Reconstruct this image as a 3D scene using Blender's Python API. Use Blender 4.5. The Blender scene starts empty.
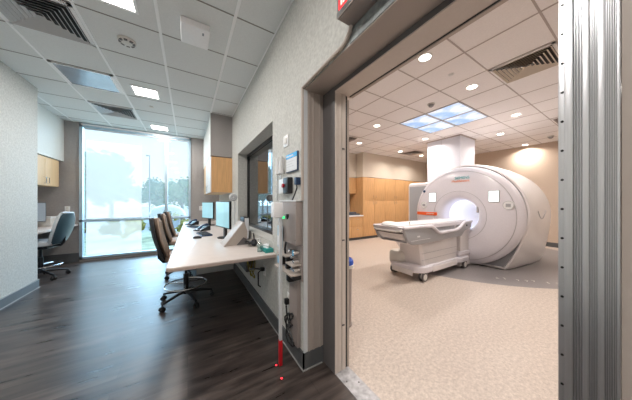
import bpy, bmesh, math, random
from mathutils import Vector, Matrix
random.seed(7)
S = bpy.context.scene
C = S.collection
PI = math.pi
R = math.radians
CZ = 3.016          # ceiling height

# ------------------------------------------------------------------ materials
def mat(name, col, rough=.5, metal=0, emit=None, es=0, noise=0, nscale=40, bump=0, bscale=200, spec=.5, coat=0, trans=0, stretch=None):
    m = bpy.data.materials.new(name); m.use_nodes = True
    nt = m.node_tree; b = nt.nodes['Principled BSDF']
    b.inputs['Base Color'].default_value = (*col, 1)
    b.inputs['Roughness'].default_value = rough
    b.inputs['Metallic'].default_value = metal
    b.inputs['Specular IOR Level'].default_value = spec
    b.inputs['Coat Weight'].default_value = coat
    b.inputs['Transmission Weight'].default_value = trans
    if emit:
        b.inputs['Emission Color'].default_value = (*emit, 1); b.inputs['Emission Strength'].default_value = es
    tc = nt.nodes.new('ShaderNodeTexCoord')
    vec = tc.outputs['Object']
    if stretch:
        mp = nt.nodes.new('ShaderNodeMapping'); mp.inputs['Scale'].default_value = stretch
        nt.links.new(vec, mp.inputs[0]); vec = mp.outputs[0]
    if noise or True:
        n = nt.nodes.new('ShaderNodeTexNoise'); n.inputs['Scale'].default_value = nscale; n.inputs['Detail'].default_value = 4
        nt.links.new(vec, n.inputs[0])
        k = noise or .02
        cr = nt.nodes.new('ShaderNodeValToRGB')
        cr.color_ramp.elements[0].position = .3; cr.color_ramp.elements[1].position = .7
        cr.color_ramp.elements[0].color = (*[max(0, c*(1-k)) for c in col], 1)
        cr.color_ramp.elements[1].color = (*[min(1, c*(1+k)) for c in col], 1)
        nt.links.new(n.outputs[0], cr.inputs[0]); nt.links.new(cr.outputs[0], b.inputs['Base Color'])
    if bump:
        n2 = nt.nodes.new('ShaderNodeTexNoise'); n2.inputs['Scale'].default_value = bscale
        bp = nt.nodes.new('ShaderNodeBump'); bp.inputs['Strength'].default_value = bump; bp.inputs['Distance'].default_value = .01
        nt.links.new(vec, n2.inputs[0]); nt.links.new(n2.outputs[0], bp.inputs['Height']); nt.links.new(bp.outputs[0], b.inputs['Normal'])
    return m

M = {}
M['wall'] = mat('vinyl wall covering', (.58, .58, .55), .7, noise=.13, nscale=45, bump=.15, bscale=150)
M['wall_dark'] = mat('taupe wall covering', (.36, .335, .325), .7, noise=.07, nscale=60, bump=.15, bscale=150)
M['wall_white'] = mat('white painted soffit', (.72, .74, .72), .6)
M['wall_scan'] = mat('warm tan paint', (.62, .50, .40), .75, noise=.02)
M['cream'] = mat('cream paint', (.72, .64, .54), .75)
M['ceil'] = mat('ceiling tile', (.76, .78, .78), .85, noise=.03, nscale=90, bump=.05)
M['ceil_scan'] = mat('scan room ceiling tile', (.92, .89, .885), .85, noise=.03, nscale=90)
M['tee_white'] = mat('white ceiling tee', (.95, .96, .97), .4)
M['tee_dark'] = mat('shadow gap tee', (.24, .22, .21), .6)
M['tee_scan'] = mat('scan room tee', (.50, .44, .42), .6)
M['rubber'] = mat('grey rubber base', (.10, .105, .11), .5)
M['rubber_lt'] = mat('grey base cap', (.32, .32, .32), .5)
M['tanmetal'] = mat('taupe painted steel', (.44, .38, .34), .45, noise=.03, nscale=4, stretch=(1, 1, .1))
M['tanlight'] = mat('light taupe steel', (.68, .60, .54), .4)
M['darksteel'] = mat('dark grey steel', (.13, .12, .12), .45)
M['bluesteel'] = mat('galvanised steel', (.30, .33, .33), .45, metal=.4, noise=.25, nscale=30)
M['alu'] = mat('brushed aluminium', (.74, .75, .78), .30, metal=.92, noise=.05, nscale=30, stretch=(8, 8, .2))
M['alu_dark'] = mat('ribbed aluminium', (.48, .49, .52), .30, metal=.92, noise=.05, nscale=30, stretch=(8, 8, .2))
M['sill'] = mat('speckled aluminium plate', (.42, .42, .44), .4, metal=.3, noise=.3, nscale=25)
M['white'] = mat('white plastic', (.80, .80, .80), .35)
M['offwhite'] = mat('off white plastic', (.70, .68, .64), .4)
M['black'] = mat('black plastic', (.012, .012, .014), .35)
M['blackm'] = mat('black matt fabric', (.02, .022, .028), .75)
M['navy'] = mat('navy plastic', (.02, .05, .12), .35)
M['chrome'] = mat('chrome', (.75, .76, .78), .15, metal=1)
M['shelldark'] = mat('dark slate shell', (.025, .055, .075), .4)
M['tan'] = mat('tan upholstery', (.36, .26, .20), .6, noise=.05)
M['greyf'] = mat('grey upholstery', (.30, .33, .37), .6)
M['greyl'] = mat('pale grey shell', (.62, .64, .66), .35)
M['desk'] = mat('pale laminate', (.74, .66, .62), .28, noise=.03, nscale=15)
M['deskedge'] = mat('laminate edge', (.50, .40, .35), .4)
M['maple'] = mat('maple veneer', (.66, .38, .17), .45, noise=.10, nscale=6, stretch=(6, 6, .6))
M['maple_lt'] = mat('pale maple veneer', (.74, .52, .30), .45, noise=.06, nscale=6, stretch=(6, 6, .6))
M['red'] = mat('red plastic', (.55, .01, .02), .4)
M['teal'] = mat('teal card', (.02, .28, .26), .5)
M['orange'] = mat('orange strip', (.85, .13, .03), .45)
M['beige'] = mat('beige plastic', (.52, .45, .40), .45)
M['boxgrey'] = mat('taupe metal box', (.34, .29, .27), .5)
M['mri'] = mat('white scanner cover', (.74, .71, .76), .28, coat=.3)
M['mri2'] = mat('warm white scanner cover', (.80, .76, .76), .35, coat=.2)
M['mrig'] = mat('grey scanner cover', (.30, .30, .32), .4)
M['mrigm'] = mat('mid grey rail', (.40, .40, .42), .4)
M['seam'] = mat('seam', (.48, .46, .48), .5)
M['bore'] = mat('lit bore lining', (.85, .85, .9), .4, emit=(.85, .88, 1), es=.2)  # faint glow put into the lining itself, on top of the bore lamp
M['screen'] = mat('monitor screen', (.1, .25, .3), .15, emit=(.42, .72, .80), es=.75, noise=.3, nscale=3)
M['mriscreen'] = mat('scanner display', (.8, .9, .9), .2, emit=(.85, 1, 1), es=1.1)
M['lamp'] = mat('lit diffuser', (1, 1, 1), .5, emit=(1, .93, .86), es=9)
M['lamp_w'] = mat('lit downlight', (1, 1, 1), .5, emit=(1, .88, .74), es=12)
M['lens'] = mat('unlit reflective lens', (.42, .50, .60), .22, metal=.6, noise=.12, nscale=3)
M['blue'] = mat('blue card', (.02, .45, .90), .4)
M['paper'] = mat('white paper', (.8, .82, .84), .6)
M['green'] = mat('green led', (.02, .8, .2), .4, emit=(.05, 1, .3), es=1.5)
M['yellow'] = mat('yellow cable', (.35, .28, .03), .5)
M['redlit'] = mat('lit red panel', (.8, .02, .02), .4, emit=(1, .04, .05), es=1.4)
M['pinklit'] = mat('lit pale lettering', (1, .6, .5), .4, emit=(1, .6, .5), es=1.6)
M['laser'] = mat('red light spot', (1, 0, 0), .4, emit=(1, .03, .05), es=3)
M['frame'] = mat('window frame blue grey', (.48, .62, .72), .4, metal=.3)
M['bagblue'] = mat('blue bag', (.01, .08, .5), .35)
M['stem'] = mat('bark', (.16, .12, .09), .9, noise=.2)
M['asphalt'] = mat('parking lot', (.45, .46, .48), .9, noise=.1, nscale=3)
M['grass'] = mat('dry grass', (.50, .52, .34), .9, noise=.3, nscale=3)
for k, c in dict(leaf_a=(.10, .22, .14), leaf_b=(.16, .26, .12), leaf_c=(.45, .42, .12)).items():
    M[k] = mat(k, c, .7, noise=.4, nscale=6)

def glossblack():
    m = mat('dark leaded glass', (.015, .017, .02), .03, spec=1.0)
    m.node_tree.nodes['Principled BSDF'].inputs['IOR'].default_value = 1.9
    return m
M['obsglass'] = glossblack()

def clear(name, tint=(1, 1, 1), gloss=.06):
    m = bpy.data.materials.new(name); m.use_nodes = True; nt = m.node_tree; nt.nodes.clear()
    o = nt.nodes.new('ShaderNodeOutputMaterial'); t = nt.nodes.new('ShaderNodeBsdfTransparent'); g = nt.nodes.new('ShaderNodeBsdfGlossy')
    t.inputs[0].default_value = (*tint, 1); g.inputs['Roughness'].default_value = .02
    x = nt.nodes.new('ShaderNodeMixShader'); x.inputs[0].default_value = gloss
    nt.links.new(t.outputs[0], x.inputs[1]); nt.links.new(g.outputs[0], x.inputs[2]); nt.links.new(x.outputs[0], o.inputs[0])
    return m
M['glass'] = clear('window glass', (.93, .97, 1))
def sheer(name, opac, col=(.9, .95, 1)):
    m = bpy.data.materials.new(name); m.use_nodes = True; nt = m.node_tree; nt.nodes.clear()
    o = nt.nodes.new('ShaderNodeOutputMaterial'); t = nt.nodes.new('ShaderNodeBsdfTransparent')
    d = nt.nodes.new('ShaderNodeBsdfTranslucent'); d.inputs[0].default_value = (*col, 1)
    w = nt.nodes.new('ShaderNodeTexNoise'); w.inputs['Scale'].default_value = 300
    tc = nt.nodes.new('ShaderNodeTexCoord'); nt.links.new(tc.outputs['Object'], w.inputs[0])
    mp = nt.nodes.new('ShaderNodeMapRange'); mp.inputs[3].default_value = opac-.05; mp.inputs[4].default_value = opac+.05
    nt.links.new(w.outputs[0], mp.inputs[0])
    x = nt.nodes.new('ShaderNodeMixShader'); nt.links.new(mp.outputs[0], x.inputs[0])
    nt.links.new(t.outputs[0], x.inputs[1]); nt.links.new(d.outputs[0], x.inputs[2]); nt.links.new(x.outputs[0], o.inputs[0])
    return m
M['shade'] = sheer('sheer roller shade', .36, (.56, .50, .44))
M['pale_sheet'] = sheer('pale translucent sheet', .42, (.86, .66, .54))

def wood_floor():
    m = bpy.data.materials.new('dark vinyl plank floor'); m.use_nodes = True; nt = m.node_tree; b = nt.nodes['Principled BSDF']
    L = nt.links.new; N = nt.nodes.new
    tc = N('ShaderNodeTexCoord')
    mp = N('ShaderNodeMapping'); mp.inputs['Rotation'].default_value = (0, 0, 0)
    L(tc.outputs['Object'], mp.inputs[0])
    br = N('ShaderNodeTexBrick'); br.inputs['Scale'].default_value = 1; br.inputs['Brick Width'].default_value = 1.2; br.inputs['Row Height'].default_value = .15
    br.inputs['Mortar Size'].default_value = .0015; br.offset = .37
    br.inputs['Color1'].default_value = (.042, .034, .032, 1); br.inputs['Color2'].default_value = (.082, .068, .063, 1); br.inputs['Mortar'].default_value = (.03, .025, .025, 1)
    L(mp.outputs[0], br.inputs[0])
    mp2 = N('ShaderNodeMapping'); mp2.inputs['Scale'].default_value = (1.1, 7, 1); L(tc.outputs['Object'], mp2.inputs[0])
    n = N('ShaderNodeTexNoise'); n.inputs['Scale'].default_value = 2.2; n.inputs['Detail'].default_value = 6; L(mp2.outputs[0], n.inputs[0])
    cr = N('ShaderNodeValToRGB'); cr.color_ramp.elements[0].position = .35; cr.color_ramp.elements[1].position = .68
    cr.color_ramp.elements[0].color = (.5, .48, .48, 1); cr.color_ramp.elements[1].color = (1.7, 1.62, 1.55, 1); L(n.outputs[0], cr.inputs[0])
    mx = N('ShaderNodeMix'); mx.data_type = 'RGBA'; mx.blend_type = 'MULTIPLY'; mx.inputs[0].default_value = 1
    L(br.outputs[0], mx.inputs[6]); L(cr.outputs[0], mx.inputs[7]); L(mx.outputs[2], b.inputs['Base Color'])
    mr = N('ShaderNodeMapRange'); mr.inputs[3].default_value = .20; mr.inputs[4].default_value = .42; L(n.outputs[0], mr.inputs[0]); L(mr.outputs[0], b.inputs['Roughness'])
    bp = N('ShaderNodeBump'); bp.inputs['Strength'].default_value = .12; bp.inputs['Distance'].default_value = .01; L(n.outputs[0], bp.inputs['Height']); L(bp.outputs[0], b.inputs['Normal'])
    return m
M['floor'] = wood_floor()

def scan_floor():
    m = bpy.data.materials.new('speckled sheet floor'); m.use_nodes = True; nt = m.node_tree; b = nt.nodes['Principled BSDF']
    L = nt.links.new; N = nt.nodes.new
    tc = N('ShaderNodeTexCoord')
    def ramp(c0, c1):
        n = N('ShaderNodeTexNoise'); n.inputs['Scale'].default_value = 38; n.inputs['Detail'].default_value = 8; n.inputs['Roughness'].default_value = .85
        L(tc.outputs['Object'], n.inputs[0])
        cr = N('ShaderNodeValToRGB'); cr.color_ramp.elements[0].position = .38; cr.color_ramp.elements[1].position = .62
        cr.color_ramp.elements[0].color = (*c0, 1); cr.color_ramp.elements[1].color = (*c1, 1); L(n.outputs[0], cr.inputs[0]); return cr
    a = ramp((.41, .345, .30), (.68, .59, .52)); g = ramp((.23, .21, .21), (.28, .26, .26))
    vm = N('ShaderNodeVectorMath'); vm.operation = 'DISTANCE'; vm.inputs[1].default_value = (6.2, 2.9, 0)
    L(tc.outputs['Object'], vm.inputs[0])
    gt = N('ShaderNodeMath'); gt.operation = 'LESS_THAN'; gt.inputs[1].default_value = 2.62; L(vm.outputs['Value'], gt.inputs[0])
    sx = N('ShaderNodeSeparateXYZ'); L(tc.outputs['Object'], sx.inputs[0]); sb = N('ShaderNodeMath'); sb.operation = 'SUBTRACT'; L(sx.outputs[0], sb.inputs[0]); L(sx.outputs[1], sb.inputs[1])
    g2 = N('ShaderNodeMath'); g2.operation = 'GREATER_THAN'; g2.inputs[1].default_value = 1.25; L(sb.outputs[0], g2.inputs[0])
    ml = N('ShaderNodeMath'); ml.operation = 'MULTIPLY'; L(gt.outputs[0], ml.inputs[0]); L(g2.outputs[0], ml.inputs[1]); gt = ml
    mx = N('ShaderNodeMix'); mx.data_type = 'RGBA'; L(gt.outputs[0], mx.inputs[0]); L(a.outputs[0], mx.inputs[6]); L(g.outputs[0], mx.inputs[7])
    L(mx.outputs[2], b.inputs['Base Color']); b.inputs['Roughness'].default_value = .42
    return m
M['sfloor'] = scan_floor()

def skypanel():
    m = bpy.data.materials.new('lit cloud sky panel'); m.use_nodes = True; nt = m.node_tree; b = nt.nodes['Principled BSDF']
    L = nt.links.new; N = nt.nodes.new
    tc = N('ShaderNodeTexCoord'); n = N('ShaderNodeTexNoise'); n.inputs['Scale'].default_value = 2.5; n.inputs['Detail'].default_value = 6
    L(tc.outputs['Object'], n.inputs[0])
    cr = N('ShaderNodeValToRGB'); cr.color_ramp.elements[0].position = .42; cr.color_ramp.elements[1].position = .6
    cr.color_ramp.elements[0].color = (.38, .60, .95, 1); cr.color_ramp.elements[1].color = (.95, .97, 1, 1)
    L(n.outputs[0], cr.inputs[0]); L(cr.outputs[0], b.inputs['Emission Color']); b.inputs['Emission Strength'].default_value = .95; b.inputs['Base Color'].default_value = (.03, .04, .06, 1)
    return m
M['skyp'] = skypanel()

# ------------------------------------------------------------------ mesh builder
class MB:
    def __init__(s): s.bm = bmesh.new()
    def box(s, x0, x1, y0, y1, z0, z1, bev=0, seg=2, mtx=None):
        t = bmesh.new(); bmesh.ops.create_cube(t, size=1)
        for v in t.verts:
            v.co = Vector(((x0+x1)/2+v.co.x*(x1-x0), (y0+y1)/2+v.co.y*(y1-y0), (z0+z1)/2+v.co.z*(z1-z0)))
        if bev: bmesh.ops.bevel(t, geom=t.edges[:], offset=bev, segments=seg, affect='EDGES', profile=.6)
        s._add(t, mtx); return s
    def _add(s, t, mtx=None):
        if mtx is not None: bmesh.ops.transform(t, matrix=mtx, verts=t.verts)
        me = bpy.data.meshes.new('tmp'); t.to_mesh(me); t.free(); s.bm.from_mesh(me); bpy.data.meshes.remove(me)
    def cyl(s, p0, p1, r, r2=None, seg=20, cap=True, bev=0):
        p0 = Vector(p0); p1 = Vector(p1); d = p1-p0; t = bmesh.new()
        bmesh.ops.create_cone(t, cap_ends=cap, segments=seg, radius1=r, radius2=r if r2 is None else r2, depth=d.length)
        if bev: bmesh.ops.bevel(t, geom=[e for e in t.edges if len(e.link_faces) == 2 and any(len(f.verts) > 4 for f in e.link_faces)], offset=bev, segments=2, affect='EDGES')
        s._add(t, Matrix.Translation((p0+p1)/2) @ d.to_track_quat('Z', 'Y').to_matrix().to_4x4()); return s
    def tube(s, pts, r, seg=8, closed=False):
        pts = [Vector(p) for p in pts]; n = len(pts); rings = []; up = Vector((0, 0, 1))
        prevx = None
        for i, p in enumerate(pts):
            a = pts[i-1] if (i > 0 or closed) else p; b = pts[(i+1) % n] if (i < n-1 or closed) else p
            d = (b-a).normalized()
            if prevx is None:
                x = d.cross(up) if abs(d.z) < .9 else d.cross(Vector((1, 0, 0)))
            else: x = prevx - d*prevx.dot(d)
            x.normalize(); y = d.cross(x); prevx = x
            rr = r[i] if isinstance(r, (list, tuple)) else r
            rings.append([s.bm.verts.new(p+x*rr*math.cos(2*PI*k/seg)+y*rr*math.sin(2*PI*k/seg)) for k in range(seg)])
        m = n if closed else n-1
        for i in range(m):
            A = rings[i]; B = rings[(i+1) % n]
            for k in range(seg): s.bm.faces.new((A[k], A[(k+1) % seg], B[(k+1) % seg], B[k]))
        if not closed:
            s.bm.faces.new(rings[0][::-1]); s.bm.faces.new(rings[-1])
        return s
    def loft(s, rings, cap0=True, cap1=True, closed=True):
        vs = [[s.bm.verts.new(p) for p in r] for r in rings]; n = len(vs[0])
        for A, B in zip(vs, vs[1:]):
            for k in range(n if closed else n-1): s.bm.faces.new((A[k], A[(k+1) % n], B[(k+1) % n], B[k]))
        if cap0: s.bm.faces.new(vs[0][::-1])
        if cap1: s.bm.faces.new(vs[-1])
        return s
    def lathe(s, prof, origin, axis='Z', seg=48, a0=0, a1=2*PI):
        # prof: (r, h)
        o = Vector(origin); full = abs(a1-a0-2*PI) < 1e-6
        rings = []
        for i in range(seg if full else seg+1):
            a = a0+(a1-a0)*i/seg; c, q = math.cos(a), math.sin(a); ring = []
            for r, h in prof:
                if axis == 'Z': v = Vector((r*c, r*q, h))
                elif axis == 'X': v = Vector((h, r*c, r*q))
                else: v = Vector((r*c, h, r*q))
                ring.append(s.bm.verts.new(o+v))
            rings.append(ring)
        m = len(rings) if full else len(rings)-1
        for i in range(m):
            A = rings[i]; B = rings[(i+1) % len(rings)]
            for k in range(len(prof)-1): s.bm.faces.new((A[k], B[k], B[k+1], A[k+1]))
        return s
    def prism(s, pts, axis, a, b, bev=0):
        # pts 2D in the plane normal to axis, extruded a->b
        def P(u, v, w):
            return {'X': (w, u, v), 'Y': (u, w, v), 'Z': (u, v, w)}[axis]
        t = bmesh.new()
        A = [t.verts.new(P(u, v, a)) for u, v in pts]; B = [t.verts.new(P(u, v, b)) for u, v in pts]; n = len(pts)
        t.faces.new(A[::-1]); t.faces.new(B)
        for k in range(n): t.faces.new((A[k], A[(k+1) % n], B[(k+1) % n], B[k]))
        bmesh.ops.recalc_face_normals(t, faces=t.faces)
        if bev: bmesh.ops.bevel(t, geom=t.edges[:], offset=bev, segments=2, affect='EDGES', profile=.6)
        s._add(t); return s
    def ico(s, c, r, sub=2, sc=(1, 1, 1), jit=0):
        t = bmesh.new(); bmesh.ops.create_icosphere(t, subdivisions=sub, radius=r)
        for v in t.verts:
            v.co = Vector((v.co.x*sc[0], v.co.y*sc[1], v.co.z*sc[2]))*(1+random.uniform(-jit, jit))
        s._add(t, Matrix.Translation(c)); return s
    def quad(s, a, b, c, d): s.bm.faces.new([s.bm.verts.new(p) for p in (a, b, c, d)]); return s
    def xf(s, mtx): bmesh.ops.transform(s.bm, matrix=mtx, verts=s.bm.verts); return s

def rootloc(o):
    v = Vector((0, 0, 0))
    while o: v += o.location; o = o.parent
    return v
def obj(name, mb, m, parent=None, world=True, smooth=True, mods=None):
    bm = mb.bm; bmesh.ops.recalc_face_normals(bm, faces=bm.faces)
    if parent is not None and world: bmesh.ops.translate(bm, vec=-rootloc(parent), verts=bm.verts)
    me = bpy.data.meshes.new(name); bm.to_mesh(me); bm.free()
    me.materials.append(M[m] if isinstance(m, str) else m)
    if smooth:
        for p in me.polygons: p.use_smooth = True
        try: me.set_sharp_from_angle(angle=R(35))
        except Exception: pass
    o = bpy.data.objects.new(name, me); C.objects.link(o); o.parent = parent
    return o
def tag(o, label, cat, group=None, kind=None):
    o['label'] = label; o['category'] = cat
    if group: o['group'] = group
    if kind: o['kind'] = kind
    return o
def thing(name, label, cat, loc=(0, 0, 0), rz=0, group=None):
    o = bpy.data.objects.new(name, None); o.empty_display_size = .1; C.objects.link(o)
    o.location = loc; o.rotation_euler = (0, 0, rz); return tag(o, label, cat, group)
def struct(name, mb, m, label=None, parent=None):
    o = obj(name, mb, m, parent)
    if parent is None:
        o['kind'] = 'structure'; o['label'] = label or name.replace('_', ' '); o['category'] = name.split('_')[0]
    return o
def dup(root, loc, rz=0, label=None, group=None):
    bpy.context.view_layer.update()
    r = root.copy(); C.objects.link(r); r.location = loc; r.rotation_euler = (0, 0, rz)
    if label: r['label'] = label
    if group: r['group'] = group
    for ch in list(root.children):
        c = ch.copy(); C.objects.link(c); c.parent = r
        for g in list(ch.children):
            d = g.copy(); C.objects.link(d); d.parent = c
    return r
def B(*a, **k): return MB().box(*a, **k)

# ------------------------------------------------------------------ control room shell
WX = .763; FX = .94; SX = 1.075
YW = 6.61
struct('floor', B(-2.9, FX, -2.2, 6.75, -.06, 0), 'floor', 'dark brown vinyl plank floor of the control room')
struct('floor_scan_room', B(FX+.13, 9.0, -2.2, 6.1, -.06, 0), 'sfloor', 'speckled beige sheet floor with a grey area under the scanner')
m = MB(); m.box(FX, FX+.13, -.4, 1.30, -.06, .004)
sl = struct('trim_1', m, 'sill', 'speckled metal threshold plate of the shielded doorway')
m = MB()
for y in (1.18, .95, .7, .45, .2):
    m.cyl((FX+.03, y, .003), (FX+.03, y, .006), .006, seg=10); m.cyl((FX+.10, y-.05, .003), (FX+.10, y-.05, .006), .006, seg=10)
obj('screw', m, 'darksteel', sl)
# ceiling
struct('ceiling', B(-2.9, WX+.05, -2.2, 6.75, CZ, CZ+.08), 'ceil', 'grey tiled ceiling of the control room')
struct('ceiling_scan_room', B(WX+.05, 9.0, -2.2, 6.1, CZ, CZ+.08), 'ceil_scan', 'warm white tiled ceiling of the scan room')
GX0, GY0, W = -1.456, 2.676, .61
m = MB()
for k in range(-2, 4):
    x = GX0+k*W; m.box(x-.013, x+.013, -2, YW, CZ-.005, CZ+.001)
m.box(WX-.015, WX, -2, YW, CZ-.003, CZ+.001)
g1 = struct('trim_2', m, 'tee_white', 'white main tees of the control room ceiling grid')
m = MB()
for j in range(-8, 7):
    y = GY0+j*W; m.box(-2.75, WX, y-.006, y+.006, CZ-.0025, CZ+.001)
struct('trim_3', m, 'tee_dark', 'dark cross joints of the control room ceiling tiles')
m = MB()
for a in range(-2, 11):
    x = 2.697+a*W; m.box(x-.008, x+.008, -2, 5.9, CZ-.003, CZ+.001)
for j in range(-5, 8):
    y = 1.163+j*W; m.box(SX, 8.85, y-.008, y+.008, CZ-.0028, CZ+.001)
struct('trim_4', m, 'tee_scan', 'ceiling grid of the scan room')
# right wall with window + door opening
OY0, OY1, OZ0, OZ1 = 2.15, 3.98, .87, 2.16
DZ = 2.17; DY = 1.447
m = MB()
m.box(WX, FX, DY, OY0, 0, CZ); m.box(WX, FX, OY1, YW, 0, CZ); m.box(WX, FX, OY0, OY1, 0, OZ0); m.box(WX, FX, OY0, OY1, OZ1, CZ)
m.box(WX, FX, -2.2, DY, DZ, CZ); m.box(WX, FX, -2.2, -.32, 0, DZ)
struct('wall_right', m, 'wall', 'pale grey textured wall with the observation window and doorway')
m = MB()
m.box(FX, SX, 1.30, OY0, 0, CZ); m.box(FX, SX, OY1, 6.1, 0, CZ); m.box(FX, SX, OY0, OY1, 0, OZ0); m.box(FX, SX, OY0, OY1, OZ1, CZ)
m.box(FX, SX+.03, -2.2, 1.30, 2.135, CZ); m.box(FX, SX, -2.2, -.31, 0, 2.135)
struct('wall_shield', m, 'tanmetal', 'taupe shielding wall core around the doorway')
# left wall + alcove
struct('wall_left', B(-2.75, -1.93, -2.2, 4.97, 0, CZ), 'wall', 'pale grey textured wall at the left')
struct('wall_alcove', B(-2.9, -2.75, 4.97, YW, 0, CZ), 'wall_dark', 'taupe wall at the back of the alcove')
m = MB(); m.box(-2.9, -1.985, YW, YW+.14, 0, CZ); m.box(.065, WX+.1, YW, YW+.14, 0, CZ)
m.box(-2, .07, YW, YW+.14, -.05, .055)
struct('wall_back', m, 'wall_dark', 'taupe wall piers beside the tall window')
struct('wall_front', B(-2.9, 9.0, -2.35, -2.2, 0, CZ), 'wall', 'wall behind the viewer')
struct('wall_scan_far', B(SX, 9.0, 6.05, 6.2, 0, CZ), 'cream', 'cream wall behind the scan room cabinets')
struct('wall_scan_right', B(8.85, 9.0, -2.2, 6.1, 0, CZ), 'wall_scan', 'warm tan wall behind the scanner')
m = MB(); m.box(5.12, 8.85, 5.36, 6.05, 2.165, CZ); m.box(SX, 5.12, 5.70, 6.05, 2.165, CZ)
struct('wall_soffit', m, 'cream', 'cream soffit above the maple cabinets')
# soffits of control room
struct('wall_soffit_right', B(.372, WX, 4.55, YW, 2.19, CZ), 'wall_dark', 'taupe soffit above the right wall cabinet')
struct('trim_5', B(.364, .372, 4.545, YW, 2.19, CZ), 'wall_white', 'white face of the soffit above the right wall cabinet')
struct('wall_soffit_left', B(-2.75, -2.21, 4.97, YW, 2.145, CZ), 'wall_white', 'white soffit above the alcove cabinet')
# baseboards
m = MB(); m.box(-1.93, -1.918, -2.2, 4.982, 0, .115); struct('baseboard_left', m, 'rubber', 'grey rubber base of the left wall')
m = MB(); m.box(-1.93, -1.912, -2.2, 4.988, .115, .125); m.box(-1.93, -1.905, -2.2, 4.988, 0, .006); struct('trim_6', m, 'rubber_lt', 'pale lip of the left rubber base')
m = MB(); m.box(WX-.012, WX, DY-.012, YW, 0, .13); m.box(WX-.012, FX, DY-.012, DY, 0, .13)
struct('baseboard_right', m, 'rubber', 'grey rubber base of the right wall and its return')
m = MB(); m.box(WX-.02, WX-.01, DY-.02, YW, 0, .006); m.box(WX-.02, FX-.02, DY-.022, DY-.01, 0, .006)
struct('trim_7', m, 'rubber_lt', 'pale sealant line along the right rubber base')
m = MB(); m.box(-2.75, -1.985, YW-.012, YW, 0, .2); m.box(.065, WX, YW-.012, YW, 0, .13)
struct('baseboard_back', m, 'rubber', 'grey rubber base of the window wall')
m = MB(); m.box(8.838, 8.85, -2, 5.36, 0, .13); struct('baseboard_scan', m, 'rubber', 'dark rubber base of the scan room wall')
# door surround
m = MB()
m.box(WX, FX, DY-.006, DY, .13, DZ)                # return face
for x in (.80, .84, .90): m.box(x, x+.012, DY-.012, DY, .13, DZ)
struct('trim_8', m, 'tanmetal', 'ribbed taupe return at the end of the wall')
m = MB(); m.box(WX-.004, WX+.028, DY-.008, DY+.004, .13, DZ); struct('trim_9', m, 'greyl', 'pale corner strip on the wall end')
m = MB(); m.box(FX-.004, FX, 1.28, DY, 0, DZ); m.box(FX-.004, FX, -.3, 1.28, 2.135, DZ); struct('trim_10', m, 'darksteel', 'dark steel strip around the shielded door frame')
m = MB(); m.box(WX, FX, -.32, DY, DZ-.004, DZ+.001); struct('trim_11', m, 'tanmetal', 'taupe soffit over the doorway')
door = MB()
door.box(FX-.002, FX+.022, 1.275, 1.30, 0, 2.135); door.box(FX+.026, FX+.060, 1.278, 1.30, 0, 2.135); door.box(FX+.064, FX+.098, 1.276, 1.30, 0, 2.135)
door.box(FX-.002, SX+.03, .0, 1.30, 2.128, 2.136)
df = struct('door_1', door, 'tanlight', 'shielded doorway frame with taupe jamb and head')
m = MB(); m.box(FX+.098, FX+.120, 1.288, 1.30, 0, 2.128); m.box(SX+.004, SX+.010, .1, 1.28, 2.124, 2.129)
obj('gasket', m, 'black', df)
m = MB(); m.box(FX+.120, SX+.004, 1.284, 1.30, 0, 2.10); m.box(SX+.012, SX+.034, .16, 1.28, 2.122, 2.129)
obj('door_stop', m, 'beige', df)
m = MB()
for z in (.35, 1.0, 1.7): m.box(FX+.06, FX+.08, 1.266, 1.272, z, z+.01)
obj('screw', m, 'darksteel', df)
# aluminium edge post of the door, right of the opening
PX = FX+.098
m = MB(); m.box(PX-.10, PX-.012, .0485, .1395, 0, DZ-.006)
post = thing('door_leaf', 'fluted silver aluminium edge of the open shielded door at the right', 'door', (PX-.05, .09, 0))
obj('core', m, 'alu_dark', post)
m = MB()
for a, b in ((.1240, .1400), (.0955, .1075), (.0700, .0815), (.0465, .0520)): m.box(PX-.112, PX-.10, a, b, 0, DZ-.006, bev=.0015)
obj('flat_band', m, 'alu', post)
m = MB()
for a, b, n in ((.1075, .1240, 3), (.0815, .0955, 5), (.0520, .0700, 5)):
    for i in range(n):
        y = a+(b-a)*(i+.5)/n; m.box(PX-.107, PX-.10, y-.0007, y+.0007, 0, DZ-.006)
obj('rib', m, 'alu', post)
m = MB(); m.box(PX-.09, PX-.004, .1405, .1555, 0, DZ-.006, bev=.001)
ed = obj('contact_strip', m, 'alu', post)
z = .06
while z < 2.1:
    m = MB().cyl((PX-.0915, .1475, z), (PX-.0885, .1475, z), .0035, seg=10); z += .087
    obj('screw_hole', m, 'black', ed)
m = MB(); m.box(PX-.105, PX-.012, -.3, .0450, 0, DZ-.006); obj('face_panel', m, 'tanmetal', post)

# galvanised lintel strip + conduit + lit sign
m = MB(); m.box(WX-.004, WX, -.3, .90, 2.172, 2.27); struct('trim_12', m, 'bluesteel', 'galvanised lintel strip above the doorway')
m = MB(); m.tube([(WX-.011, DY+.004, 1.31), (WX-.011, DY+.004, 2.180), (WX-.014, .955, 2.186), (WX-.014, .92, 2.196), (WX-.016, .882, 2.225), (WX-.016, .872, 2.26)], .012, seg=8)
tag(obj('conduit', m, 'beige'), 'thin painted conduit running along the doorway edge up to the red sign', 'conduit')
sg = thing('warning_sign', 'grey box sign with a red lit face above the doorway', 'sign', (WX-.05, .5, 2.25))
obj('housing', B(WX-.100, WX, .1, .885, 2.255, 2.50, bev=.004), 'darksteel', sg)
obj('bottom_cover', B(WX-.094, WX-.002, .11, .878, 2.249, 2.256), 'boxgrey', sg)
fc = obj('lit_face', B(WX-.103, WX-.099, .12, .868, 2.285, 2.48), 'redlit', sg)
m = MB()
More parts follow.
